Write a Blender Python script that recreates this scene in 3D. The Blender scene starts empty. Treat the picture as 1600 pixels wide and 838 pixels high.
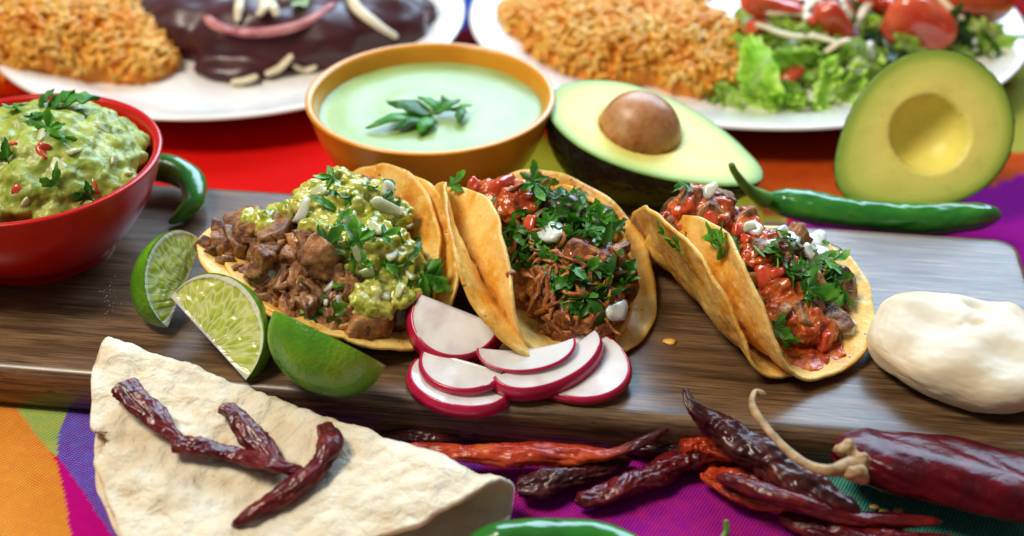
import bpy, bmesh, math, random
import numpy as np
from mathutils import Vector, Matrix, Quaternion, noise
from mathutils.bvhtree import BVHTree
random.seed(7); rng = np.random.default_rng(7)
S = 0.01                                   # everything below is laid out in centimetres
sc = bpy.context.scene; COL = sc.collection
# ------------------------------------------------------------------ camera
PITCH = math.radians(33.5); FP = 2200.0; DIST = 62.5
CAM = np.array([0, -DIST*math.cos(PITCH), 2+DIST*math.sin(PITCH)])
FWD = np.array([0, math.cos(PITCH), -math.sin(PITCH)]); UPV = np.array([0, math.sin(PITCH), math.cos(PITCH)])
cd = bpy.data.cameras.new('camera'); co = bpy.data.objects.new('camera', cd); COL.objects.link(co)
co.location = CAM*S; co.rotation_euler = (math.pi/2-PITCH, 0, 0)
cd.sensor_width = 36; cd.lens = 36*FP/1600; cd.clip_start = .01; cd.clip_end = 50
cd.dof.use_dof = True; cd.dof.focus_distance = .572; cd.dof.aperture_fstop = cd.lens/8.2
sc.camera = co
# ------------------------------------------------------------------ light and exposure
w = bpy.data.worlds.new('World'); sc.world = w; w.use_nodes = True
bg = w.node_tree.nodes['Background']; bg.inputs[0].default_value = (.92, .94, 1, 1); bg.inputs[1].default_value = .13
def area(name, loc, target, sx, sy, power, col):
    l = bpy.data.lights.new(name, 'AREA'); l.shape = 'RECTANGLE'; l.size = sx; l.size_y = sy; l.energy = power; l.color = col
    o = bpy.data.objects.new(name, l); COL.objects.link(o); o.location = loc
    o.rotation_euler = (Vector(target)-Vector(loc)).to_track_quat('-Z', 'Y').to_euler(); return o
area('window_light', (.62, 2.0, 1.50), (0, 0, 0), 2.4, 1.5, 112, (.54, .76, 1))
area('warm_fill_light', (-1.0, -.1, 1.9), (0, 0, 0), .7, .7, 43, (1, .90, .74))  # warm overhead fill, added to balance the blue window light
sc.view_settings.view_transform = 'Standard'; sc.view_settings.look = 'None'
sc.view_settings.exposure = .06; sc.view_settings.gamma = 1
sc.cycles.use_denoising = True
# ------------------------------------------------------------------ helpers
def P(px, py, z):                          # the place at height z that lies on this line of sight
    d = FWD*FP + np.array([1., 0, 0])*(px-800) + UPV*(419-py)
    return CAM + d*((z-CAM[2])/d[2])
def V3(a): return Vector((float(a[0]), float(a[1]), float(a[2])))
def nrm(a): a = np.asarray(a, float); return a/max(np.linalg.norm(a), 1e-9)
def tag(o, label=None, cat=None, group=None, kind=None):
    if label: o['label'] = label
    if cat: o['category'] = cat
    if group: o['group'] = group
    if kind: o['kind'] = kind
    return o
def thing(name, label, cat, loc, group=None):
    o = bpy.data.objects.new(name, None); COL.objects.link(o); o.empty_display_size = .01
    o.location = np.asarray(loc, float)*S; return tag(o, label, cat, group)
def mesh_data(name, V, F, mat, smooth=True, col=None):
    me = bpy.data.meshes.new(name); V = np.asarray(V, float)
    me.from_pydata((V*S).tolist(), [], [tuple(int(i) for i in f) for f in F]); me.update()
    if smooth: me.polygons.foreach_set('use_smooth', [True]*len(me.polygons))
    if mat: me.materials.append(mat)
    if col:
        for nm, c in col.items():
            a = me.color_attributes.new(nm, 'FLOAT_COLOR', 'POINT'); c = np.asarray(c, float)
            if c.shape[1] == 3: c = np.hstack([c, np.ones((len(c), 1))])
            a.data.foreach_set('color', c.ravel())
    return me
def obj(name, V, F, mat, parent=None, smooth=True, col=None, org=None):
    V = np.asarray(V, float)
    if parent is not None: o0 = np.array(parent.matrix_basis.translation)/S if parent.parent is None else np.array(parent.parent.matrix_basis.translation)/S
    else: o0 = np.array(org) if org is not None else np.array([V[:, 0].mean(), V[:, 1].mean(), V[:, 2].min()])
    me = mesh_data(name, V-o0, F, mat, smooth, col)
    o = bpy.data.objects.new(name, me); COL.objects.link(o)
    if parent is not None: o.parent = parent
    else: o.location = o0*S
    return o
def place(name, me, parent, pos, up=(0, 0, 1), spin=0., scale=1., base=None):
    o = bpy.data.objects.new(name, me); COL.objects.link(o)
    p0 = np.zeros(3)
    if parent is not None: o.parent = parent; p0 = np.array(parent.matrix_basis.translation)/S
    o.location = (np.asarray(pos)-p0)*S
    q = V3(nrm(up)).to_track_quat('Z', 'Y') @ Quaternion((0, 0, 1), spin)
    o.rotation_mode = 'QUATERNION'; o.rotation_quaternion = q
    o.scale = (scale,)*3 if np.isscalar(scale) else scale
    return o
def n1(p, s=1.): return noise.noise(Vector((p[0]*s, p[1]*s, p[2]*s)))
def fbm(V, s, octv=3, off=0.):
    out = np.zeros(len(V))
    for i, p in enumerate(V):
        a = 1.; f = s; t = 0.
        for _ in range(octv):
            t += a*noise.noise(Vector((p[0]*f+off, p[1]*f+off*.7, p[2]*f-off))); a *= .5; f *= 2.1
        out[i] = t
    return out
def normals(V, F):
    V = np.asarray(V); N = np.zeros_like(V)
    T = np.array([(f[0], f[i], f[i+1]) for f in F for i in range(1, len(f)-1)])
    n = np.cross(V[T[:, 1]]-V[T[:, 0]], V[T[:, 2]]-V[T[:, 0]])
    for k in range(3): np.add.at(N, T[:, k], n)
    return N/np.linalg.norm(N, axis=1, keepdims=True).clip(1e-9)
def bvh(V, F): return BVHTree.FromPolygons([V3(v) for v in V], [tuple(int(i) for i in f) for f in F])
def hit(px, py, trees, lift=0.):           # where this line of sight meets a finished surface; lift moves it off the surface
    d = FWD*FP + np.array([1., 0, 0])*(px-800) + UPV*(419-py); d = d/np.linalg.norm(d); best = None
    for t in trees:
        r = t.ray_cast(V3(CAM), V3(d))
        if r[0] is not None and (best is None or r[3] < best[2]): best = (np.array(r[0]), np.array(r[1]), r[3])
    if best is None: return None
    n = best[1]; n = -n if n@d > 0 else n
    return best[0]-d*lift, n
def inpoly(x, y, poly):
    c = False; j = len(poly)-1
    for i in range(len(poly)):
        if (poly[i][1] > y) != (poly[j][1] > y) and x < (poly[j][0]-poly[i][0])*(y-poly[i][1])/(poly[j][1]-poly[i][1])+poly[i][0]: c = not c
        j = i
    return c
def scatter(poly, n, mind=0):
    xs = [p[0] for p in poly]; ys = [p[1] for p in poly]; out = []; k = 0
    while len(out) < n and k < n*60:
        k += 1; x = random.uniform(min(xs), max(xs)); y = random.uniform(min(ys), max(ys))
        if inpoly(x, y, poly) and all((x-a)**2+(y-b)**2 > mind**2 for a, b in out): out.append((x, y))
    return out
def ico(sub=2):
    bm = bmesh.new(); bmesh.ops.create_icosphere(bm, subdivisions=sub, radius=1.)
    V = np.array([v.co[:] for v in bm.verts]); F = [tuple(v.index for v in f.verts) for f in bm.faces]; bm.free(); return V, F
ICO = {k: ico(k) for k in (1, 2, 3, 4)}
def join(parts):
    Vs, Fs, n = [], [], 0
    for V, F in parts: Vs.append(V); Fs += [tuple(i+n for i in f) for f in F]; n += len(V)
    return np.vstack(Vs), Fs
def fuse(balls, vox=.1, smooth=2):         # balls = (centre, radii) -> one skin around them
    parts = []
    for c, r in balls:
        V, F = ICO[2]; parts.append((V*r+np.asarray(c), F))
    V, F = join(parts); me = mesh_data('tmp', V/S*.01, F, None)
    o = bpy.data.objects.new('tmp', me); COL.objects.link(o)
    for v in me.vertices: pass
    m = o.modifiers.new('r', 'REMESH'); m.mode = 'VOXEL'; m.voxel_size = vox*S
    if smooth: k = o.modifiers.new('s', 'SMOOTH'); k.iterations = smooth; k.factor = .5
    dg = bpy.context.evaluated_depsgraph_get(); ev = o.evaluated_get(dg); m2 = ev.to_mesh()
    V = np.empty(len(m2.vertices)*3); m2.vertices.foreach_get('co', V); V = V.reshape(-1, 3)/S
    F = [tuple(p.vertices) for p in m2.polygons]; ev.to_mesh_clear()
    bpy.data.objects.remove(o); bpy.data.meshes.remove(me); return V, F
def grid_faces(nu, nv, closeu=False, closev=False):
    F = []
    for i in range(nu if closeu else nu-1):
        for j in range(nv if closev else nv-1):
            F.append((i*nv+j, ((i+1) % nu)*nv+j, ((i+1) % nu)*nv+(j+1) % nv, i*nv+(j+1) % nv))
    return F
def catmull(pts, n):
    pts = np.asarray(pts, float); p = np.vstack([2*pts[0]-pts[1], pts, 2*pts[-1]-pts[-2]]); out = []
    for t in np.linspace(0, len(pts)-1-1e-6, n):
        i = int(t); u = t-i; a, b, c, d = p[i:i+4]
        out.append(.5*((2*b)+(c-a)*u+(2*a-5*b+4*c-d)*u*u+(3*b-a-3*c+d)*u**3))
    return np.array(out)
# ------------------------------------------------------------------ materials
def lin(c): return tuple(c)+(1,)
class N:
    def __init__(s, name):
        s.m = bpy.data.materials.new(name); s.m.use_nodes = True; s.t = s.m.node_tree; s.b = s.t.nodes['Principled BSDF']
        s.tc = s.t.nodes.new('ShaderNodeTexCoord'); mp = s.t.nodes.new('ShaderNodeMapping'); mp.inputs['Scale'].default_value = (100,)*3
        s.t.links.new(s.tc.outputs['Object'], mp.inputs[0]); s.co = mp.outputs[0]
    def new(s, ty, **k):
        n = s.t.nodes.new(ty)
        for a, v in k.items(): setattr(n, a, v)
        return n
    def ln(s, a, b): s.t.links.new(a, b)
    def map(s, scale): m = s.new('ShaderNodeMapping'); m.inputs['Scale'].default_value = scale; s.ln(s.co, m.inputs[0]); return m.outputs[0]
    def noise(s, scale, detail=3, co=None, rough=.5, dist=0):
        n = s.new('ShaderNodeTexNoise'); n.inputs['Scale'].default_value = scale; n.inputs['Detail'].default_value = detail
        n.inputs['Roughness'].default_value = rough; n.inputs['Distortion'].default_value = dist; s.ln(co or s.co, n.inputs['Vector']); return n.outputs[0]
    def vor(s, scale, feature='F1', co=None):
        n = s.new('ShaderNodeTexVoronoi', feature=feature); n.inputs['Scale'].default_value = scale; s.ln(co or s.co, n.inputs['Vector']); return n.outputs['Distance']
    def ramp(s, f, stops, interp='LINEAR'):
        r = s.new('ShaderNodeValToRGB'); e = r.color_ramp; e.interpolation = interp
        while len(e.elements) < len(stops): e.elements.new(.5)
        for i, (p, c) in enumerate(stops): e.elements[i].position = p; e.elements[i].color = lin(c) if not np.isscalar(c) else (c, c, c, 1)
        s.ln(f, r.inputs[0]); return r.outputs[0]
    def mix(s, f, a, b, blend='MIX'):
        m = s.new('ShaderNodeMix', data_type='RGBA', blend_type=blend)
        for x, i in ((f, 0), (a, 6), (b, 7)):
            if hasattr(x, 'links'): s.ln(x, m.inputs[i])
            elif np.isscalar(x): m.inputs[i].default_value = x if i == 0 else (x, x, x, 1)
            else: m.inputs[i].default_value = lin(x)
        return m.outputs[2]
    def math(s, op, a, b=0.):
        m = s.new('ShaderNodeMath', operation=op)
        for i, x in enumerate((a, b)):
            if hasattr(x, 'links'): s.ln(x, m.inputs[i])
            else: m.inputs[i].default_value = x
        return m.outputs[0]
    def attr(s, nm): a = s.new('ShaderNodeAttribute', attribute_name=nm); return a.outputs['Color']
    def rnd(s): return s.new('ShaderNodeObjectInfo').outputs['Random']
    def bump(s, h, strength=.3, dist=.02, prev=None):
        b = s.new('ShaderNodeBump'); b.inputs['Strength'].default_value = strength; b.inputs['Distance'].default_value = dist*S
        s.ln(h, b.inputs['Height'])
        if prev: s.ln(prev, b.inputs['Normal'])
        s.ln(b.outputs[0], s.b.inputs['Normal']); return b.outputs[0]
    def col(s, c):
        if hasattr(c, 'links'): s.ln(c, s.b.inputs['Base Color'])
        else: s.b.inputs['Base Color'].default_value = lin(c)
    def set(s, **k):
        for a, v in k.items():
            i = s.b.inputs[a.replace('_', ' ')]
            if hasattr(v, 'links'): s.ln(v, i)
            else: i.default_value = v
        return s
def sss(n, w, rad=(.3, .2, .1)):
    n.b.inputs['Subsurface Weight'].default_value = w; n.b.inputs['Subsurface Radius'].default_value = rad; n.b.inputs['Subsurface Scale'].default_value = S
def basic(name, stops, scale=1.5, rough=.4, bumps=None, subs=0, rad=(.3, .2, .1), coat=0, detail=3, rand=0, spec=.5):
    n = N(name); c = n.ramp(n.noise(scale, detail), stops) if len(stops) > 1 else None
    if c is None: c = n.mix(0., stops[0][1], stops[0][1])
    if rand:
        r = n.math('ADD', n.math('MULTIPLY', n.rnd(), 2*rand), 1-rand); h = n.new('ShaderNodeHueSaturation'); n.ln(r, h.inputs['Value']); n.ln(c, h.inputs['Color']); c = h.outputs[0]
    n.col(c); n.set(Roughness=rough); n.b.inputs['Specular IOR Level'].default_value = spec
    if coat: n.set(Coat_Weight=coat, Coat_Roughness=.12)
    if subs: sss(n, subs, rad)
    prev = None
    for sc_, st, di in (bumps or []): prev = n.bump(n.noise(sc_, 4), st, di, prev)
    return n.m
M = {}
# wood
n = N('walnut'); g = n.noise(1., 6, n.map((.13, 1.6, 1.2)), .62, .9); g2 = n.noise(1., 6, n.map((.30, 17, 9)), .65)
c = n.ramp(g, [(.30, (.050, .024, .010)), (.44, (.135, .072, .032)), (.58, (.240, .140, .068)), (.75, (.100, .050, .022))])
c = n.mix(n.ramp(g2, [(.38, .85), (.56, 0.)]), c, (.030, .015, .008)); c = n.mix(n.ramp(n.noise(1., 3, n.map((1.3, 26, 9)), .5), [(.62, 0.), (.68, .8)]), c, (.018, .009, .005)); n.col(c)
n.set(Roughness=n.ramp(g2, [(.35, .45), (.65, .28)]), Specular_IOR_Level=.40, Coat_Weight=.22, Coat_Roughness=.22); n.bump(g2, .07, .008); M['wood'] = n.m
# glazed bowls
def glaze(name, c1, c2, sc_=.5):
    n = N(name); n.col(n.ramp(n.noise(sc_, 4), [(.3, c1), (.7, c2)])); n.set(Roughness=.28, Specular_IOR_Level=.35, Coat_Weight=.25, Coat_Roughness=.05)
    n.bump(n.noise(1.2, 2), .12, .05); return n.m
M['red_glaze'] = glaze('red_glaze', (.46, .004, .002), (.56, .008, .004)); M['yellow_glaze'] = glaze('yellow_glaze', (.70, .27, .015), (.80, .36, .03))
M['plate'] = basic('plate_white', [(.3, (.80, .76, .70)), (.7, (.86, .83, .79))], .3, .22, coat=.5)
# tortillas
def tort(name, a, b, c3, spot=(.13, .035, .01)):
    n = N(name); big = n.noise(.45, 3, rough=.55); mid = n.noise(1.6, 4, rough=.6)
    c = n.ramp(big, [(.34, c3), (.46, a), (.62, b)])
    c = n.mix(n.ramp(mid, [(.48, 0.), (.64, .8)]), c, b)
    v = n.vor(1.3); c = n.mix(n.ramp(v, [(.10, .75), (.24, 0.)]), c, (min(b[0]*1.12, .9), b[1]*1.2, b[2]*1.5))
    c = n.mix(n.ramp(n.noise(3.2, 2), [(.70, 0.), (.74, .9)]), c, spot); c = n.mix(n.ramp(n.noise(.8, 4, rough=.7), [(.60, 0.), (.72, .55)]), c, (.36, .10, .012)); n.col(c)
    n.set(Roughness=n.ramp(mid, [(.3, .33), (.7, .55)])); sss(n, .25, (.35, .2, .08))
    p = n.bump(n.noise(1.5, 3), .6, .16); p = n.bump(n.noise(5, 4), .6, .05, p); return n.m
M['corn'] = tort('corn_tortilla', (.80, .40, .045), (.90, .60, .19), (.58, .18, .018))
M['corn2'] = tort('corn_tortilla_under', (.80, .41, .045), (.90, .59, .17), (.62, .22, .02))
n = N('flour_tortilla'); c = n.ramp(n.noise(.7, 4, rough=.6), [(.3, (.70, .55, .34)), (.5, (.78, .68, .50)), (.68, (.80, .74, .60))])
c = n.mix(n.ramp(n.noise(2.6, 2), [(.74, 0.), (.78, .6)]), c, (.45, .22, .08)); n.col(c); n.set(Roughness=.6); sss(n, .25, (.4, .3, .2))
p = n.bump(n.noise(1.3, 4, rough=.6, dist=.5), .8, .30); n.bump(n.noise(5, 4), .5, .05, p); M['flour'] = n.m
M['dough'] = basic('masa_dough', [(.3, (.64, .49, .30)), (.5, (.71, .61, .44)), (.8, (.73, .67, .52))], .35, .5, [(.8, .25, .1), (14, .18, .01)], .3, (.4, .3, .2))
# meats, salsas
n = N('grilled_meat'); fb = n.noise(1., 6, n.map((.8, 5.5, 4.5)), .65, .4); c = n.ramp(n.noise(1.1, 5, rough=.6), [(.36, (.11, .026, .004)), (.47, (.30, .105, .022)), (.57, (.48, .21, .060)), (.70, (.62, .36, .16))])
c = n.mix(n.ramp(fb, [(.34, .7), (.48, 0.)]), c, (.06, .015, .004)); c = n.mix(n.ramp(n.new('ShaderNodeNewGeometry').outputs['Pointiness'], [(.52, 0.), (.60, .45)]), c, (.07, .022, .008)); c = n.mix(n.ramp(n.noise(7, 3), [(.66, 0.), (.72, .8)]), c, (.03, .008, .003))
r = n.math('ADD', n.math('MULTIPLY', n.rnd(), 0.6), 0.7); h = n.new('ShaderNodeHueSaturation'); n.ln(r, h.inputs['Value']); n.ln(c, h.inputs['Color']); n.col(h.outputs[0])
n.set(Roughness=n.ramp(n.noise(2.5, 3), [(.4, .24), (.6, .55)]), Specular_IOR_Level=.6, Coat_Weight=0.25); p = n.bump(fb, .9, .09); n.bump(n.noise(2.2, 5, rough=.65), .7, .16, p)
M['meat'] = n.m
n = N('stewed_meat'); fb = n.noise(1., 6, n.map((.8, 5.5, 4.5)), .65, .4); c = n.ramp(n.noise(1.1, 5, rough=.6), [(.34, (.10, .016, .002)), (.46, (.32, .080, .010)), (.58, (.58, .20, .035)), (.70, (.66, .34, .10))])
c = n.mix(n.ramp(fb, [(.34, .7), (.48, 0.)]), c, (.06, .015, .004)); c = n.mix(n.ramp(n.new('ShaderNodeNewGeometry').outputs['Pointiness'], [(.52, 0.), (.60, .45)]), c, (.07, .022, .008)); c = n.mix(n.ramp(n.noise(7, 3), [(.66, 0.), (.72, .8)]), c, (.03, .008, .003))
r = n.math('ADD', n.math('MULTIPLY', n.rnd(), 0.8), 0.6); h = n.new('ShaderNodeHueSaturation'); n.ln(r, h.inputs['Value']); n.ln(c, h.inputs['Color']); n.col(h.outputs[0])
n.set(Roughness=n.ramp(n.noise(2.5, 3), [(.4, .24), (.6, .55)]), Specular_IOR_Level=.45, Coat_Weight=0.2); p = n.bump(fb, .9, .09); n.bump(n.noise(2.2, 5, rough=.65), .7, .16, p)
M['meat2'] = n.m
M['fill'] = basic('filling_juice', [(.3, (.018, .006, .003)), (.6, (.09, .025, .009)), (.8, (.2, .07, .02))], 1.5, .28, [(3, .8, .12), (10, .5, .03)], coat=.4, detail=5)
def salsa(name, stops, seed, ro=.14):
    n = N(name); c = n.ramp(n.noise(1.3, 5, rough=.6, dist=.8), stops)
    c = n.mix(n.ramp(n.vor(4.2), [(.10, .9), (.17, 0.)]), c, seed); n.col(c); n.set(Roughness=ro, Coat_Weight=.3 if ro < .2 else 0., Coat_Roughness=.08); sss(n, .5, (.35, .3, .1))
    p = n.bump(n.noise(3.5, 4), .6, .10); n.bump(n.noise(12, 3), .4, .02, p); return n.m
M['verde'] = salsa('salsa_verde', [(.28, (.09, .13, .008)), (.39, (.27, .32, .022)), (.50, (.50, .49, .06)), (.64, (.68, .66, .24))], (.70, .66, .32))
M['roja'] = salsa('salsa_roja', [(.32, (.16, .018, .004)), (.44, (.42, .055, .010)), (.56, (.64, .13, .02)), (.72, (.68, .28, .10))], (.72, .42, .16))
M['guac'] = salsa('guacamole', [(.28, (.15, .21, .02)), (.45, (.29, .36, .04)), (.60, (.42, .47, .08)), (.8, (.58, .58, .20))], (.48, .42, .16), .36)
M['onion'] = basic('white_onion', [(.3, (.62, .66, .54)), (.7, (.78, .80, .72))], 1.2, .2, [(3, .3, .05)], .8, (.6, .6, .4), coat=.3, rand=.1)
M['onion_green'] = basic('greenish_onion', [(.3, (.48, .52, .25)), (.7, (.68, .70, .45))], 1., .2, [(3, .25, .05)], .6, (.5, .5, .3), coat=.3, rand=.1)
M['tomato'] = basic('diced_tomato', [(.3, (.58, .03, .010)), (.7, (.74, .15, .06))], 1., .16, [(2.5, .3, .06)], .4, (.5, .15, .08), coat=.4, rand=.15)
def leafm(name, a, b, c3, rough=.38):
    n = N(name); c = n.ramp(n.noise(1.6, 3), [(.3, a), (.55, b), (.8, c3)])
    r = n.math('ADD', n.math('MULTIPLY', n.rnd(), 1.0), .55); h = n.new('ShaderNodeHueSaturation'); n.ln(r, h.inputs['Value']); n.ln(c, h.inputs['Color'])
    n.col(h.outputs[0]); n.set(Roughness=rough); n.bump(n.noise(5, 3), .5, .03)
    tr = n.new('ShaderNodeBsdfTranslucent'); n.ln(h.outputs[0], tr.inputs[0]); mx = n.new('ShaderNodeMixShader'); mx.inputs[0].default_value = .30
    n.ln(n.b.outputs[0], mx.inputs[1]); n.ln(tr.outputs[0], mx.inputs[2]); n.ln(mx.outputs[0], n.t.nodes['Material Output'].inputs[0]); return n.m
M['cil'] = leafm('cilantro', (.020, .10, .006), (.050, .21, .012), (.15, .40, .03))
M['sprig'] = leafm('sprig_green', (.04, .24, .02), (.07, .34, .025), (.14, .46, .05))
M['lettuce'] = leafm('lettuce', (.20, .44, .02), (.46, .66, .09), (.80, .84, .52), .3)
M['darkleaf'] = leafm('dark_leaf', (.012, .05, .012), (.02, .09, .015), (.06, .18, .03), .3)
# lime
n = N('lime_flesh'); a = n.attr('zone'); sp = n.new('ShaderNodeSeparateColor'); n.ln(a, sp.inputs[0])
fib = n.attr('fib'); v = n.new('ShaderNodeTexVoronoi', feature='DISTANCE_TO_EDGE'); v.inputs['Scale'].default_value = 1.; n.ln(fib, v.inputs['Vector'])
pulp = n.mix(n.ramp(v.outputs['Distance'], [(0., .15), (.16, 1.)]), (.78, .82, .42), n.ramp(n.noise(1.2, 4), [(.3, (.36, .46, .03)), (.5, (.54, .62, .08)), (.7, (.70, .72, .22))]))
c = n.mix(n.ramp(sp.outputs[0], [(.50, 0.), (.62, 1.)]), pulp, (.80, .84, .62)); c = n.mix(n.ramp(sp.outputs[1], [(.45, 0.), (.6, 1.)]), c, (.20, .42, .02)); n.col(c)
n.set(Roughness=.16, Coat_Weight=.4, Coat_Roughness=.1); sss(n, .6, (.6, .6, .25)); p = n.bump(v.outputs['Distance'], .9, .09); n.bump(n.noise(6, 3), .35, .03, p); M['limef'] = n.m
n = N('lime_rind'); n.col(n.ramp(n.noise(.35, 3), [(.28, (.05, .19, .006)), (.48, (.10, .32, .010)), (.62, (.20, .42, .014)), (.78, (.38, .50, .03))]))
n.set(Roughness=.27, Coat_Weight=.3, Coat_Roughness=.15); n.bump(n.vor(6.), .5, .05); M['rind'] = n.m
# radish
M['radf'] = basic('radish_flesh', [(.3, (.70, .60, .63)), (.48, (.82, .78, .78)), (.8, (.90, .88, .88))], .9, .25, [(2, .3, .05), (9, .3, .02)], .5, (.5, .4, .4), coat=.5)
M['rads'] = basic('radish_skin', [(.3, (.42, .004, .035)), (.7, (.56, .012, .08))], 1., .25, [(4, .2, .03)], .15, (.3, .05, .08), coat=.3)
# avocado
n = N('avocado_flesh'); a = n.attr('edge'); c = n.ramp(a, [(0., (.92, .78, .17)), (.62, (.88, .80, .20)), (.84, (.66, .72, .14)), (.95, (.32, .47, .06)), (1., (.13, .27, .03))])
c = n.mix(n.ramp(n.noise(1.2, 4), [(.55, 0.), (.75, .3)]), c, (.56, .52, .12)); c = n.mix(n.ramp(n.noise(5, 4), [(.64, 0.), (.72, .35)]), c, (.42, .34, .07)); n.col(c); n.set(Roughness=.42, Specular_IOR_Level=.35); sss(n, .3, (.4, .4, .1)); n.bump(n.noise(1.6, 4), .35, .08); M['avof'] = n.m
n = N('avocado_skin'); n.col(n.ramp(n.noise(1.5, 4), [(.35, (.008, .008, .007)), (.7, (.026, .028, .016))])); n.set(Roughness=.42); n.bump(n.vor(3.2), .8, .10); M['avos'] = n.m
n = N('avocado_pit'); n.col(n.ramp(n.noise(.8, 6, rough=.65), [(.35, (.28, .09, .025)), (.5, (.48, .20, .07)), (.65, (.60, .34, .16))])); n.set(Roughness=.38); n.bump(n.noise(2, 4), .3, .05); M['pit'] = n.m
# chiles
n = N('green_chile'); n.col(n.ramp(n.noise(.4, 3), [(.3, (.012, .11, .012)), (.55, (.025, .20, .018)), (.8, (.08, .30, .02))])); n.set(Roughness=.2, Coat_Weight=.4, Coat_Roughness=.1); n.bump(n.noise(.9, 3), .25, .08); M['green'] = n.m
n = N('green_stem'); n.col(n.ramp(n.noise(1.5, 3), [(.3, (.07, .20, .02)), (.7, (.14, .30, .03))])); n.set(Roughness=.4); M['gstem'] = n.m
def dried(name, a, b, c3):
    n = N(name); c = n.ramp(n.noise(.9, 4, rough=.6), [(.32, a), (.55, b), (.76, c3)])
    if name.startswith('orange'): c = n.mix(n.ramp(n.attr('along'), [(.60, 0.), (.76, 1.)]), c, (.06, .006, .008))
    n.col(c); n.set(Roughness=n.ramp(n.noise(2, 3), [(.3, .20), (.7, .42)]), Specular_IOR_Level=.42, Coat_Weight=.08, Coat_Roughness=.15)
    p = n.bump(n.noise(1.1, 3, rough=.5, dist=.8), .5, .16); n.bump(n.noise(4, 2), .2, .03, p); return n.m
M['dry'] = dried('dried_chile', (.055, .002, .005), (.13, .006, .008), (.24, .020, .010))
M['dryo'] = dried('orange_dried_chile', (.22, .012, .004), (.50, .045, .008), (.62, .13, .02))
M['dryd'] = dried('dark_dried_chile', (.030, .005, .006), (.07, .009, .008), (.20, .035, .012))
M['guaj'] = dried('guajillo', (.040, .0008, .003), (.085, .0015, .005), (.14, .004, .006))
g_ = M['guaj'].node_tree.nodes['Principled BSDF']; g_.inputs['Coat Weight'].default_value = .05; g_.inputs['Specular IOR Level'].default_value = .22; M['guaj'].node_tree.links.remove(g_.inputs['Roughness'].links[0]); g_.inputs['Roughness'].default_value = .27
M['drystem'] = basic('dry_stem', [(.3, (.26, .15, .06)), (.7, (.55, .38, .19))], 2.5, .6, [(6, .6, .04)])
M['seed'] = basic('chile_seed', [(.5, (.72, .50, .12))], 1, .4)
# plates' food
M['rice'] = basic('red_rice_grain', [(.3, (.78, .26, .012)), (.52, (.84, .38, .035)), (.75, (.88, .54, .14))], .6, .45, subs=.35, rad=(.4, .2, .05), coat=.15, spec=.4)
M['ricebase'] = basic('rice_mound', [(.3, (.80, .22, .008)), (.7, (.86, .34, .02))], 1.4, .5, [(3, 1, .2)])  # orange mound that shows between the grains
M['mole'] = basic('mole_sauce', [(.3, (.040, .004, .007)), (.7, (.070, .012, .016))], .5, .40, [(.5, .2, .2), (3, .2, .05)], coat=.10)
M['crema_sauce'] = basic('green_crema', [(.3, (.26, .40, .10)), (.7, (.36, .48, .15))], .5, .38, [(.6, .5, .12), (3, .3, .04)], .15, (.4, .4, .3), coat=.1)
M['strip'] = basic('cheese_strip', [(.3, (.72, .60, .38)), (.7, (.82, .74, .55))], 1.5, .4, [(4, .4, .04)], .3)
M['pinko'] = basic('pink_onion', [(.3, (.35, .04, .07)), (.7, (.62, .28, .26))], .8, .25, [(3, .3, .04)], .3)
M['cabbage'] = basic('purple_cabbage', [(.3, (.06, .006, .05)), (.7, (.20, .02, .14))], 1.5, .3)
M['redball'] = basic('roast_tomato', [(.3, (.42, .05, .012)), (.7, (.60, .14, .03))], .6, .2, coat=.4)
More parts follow.
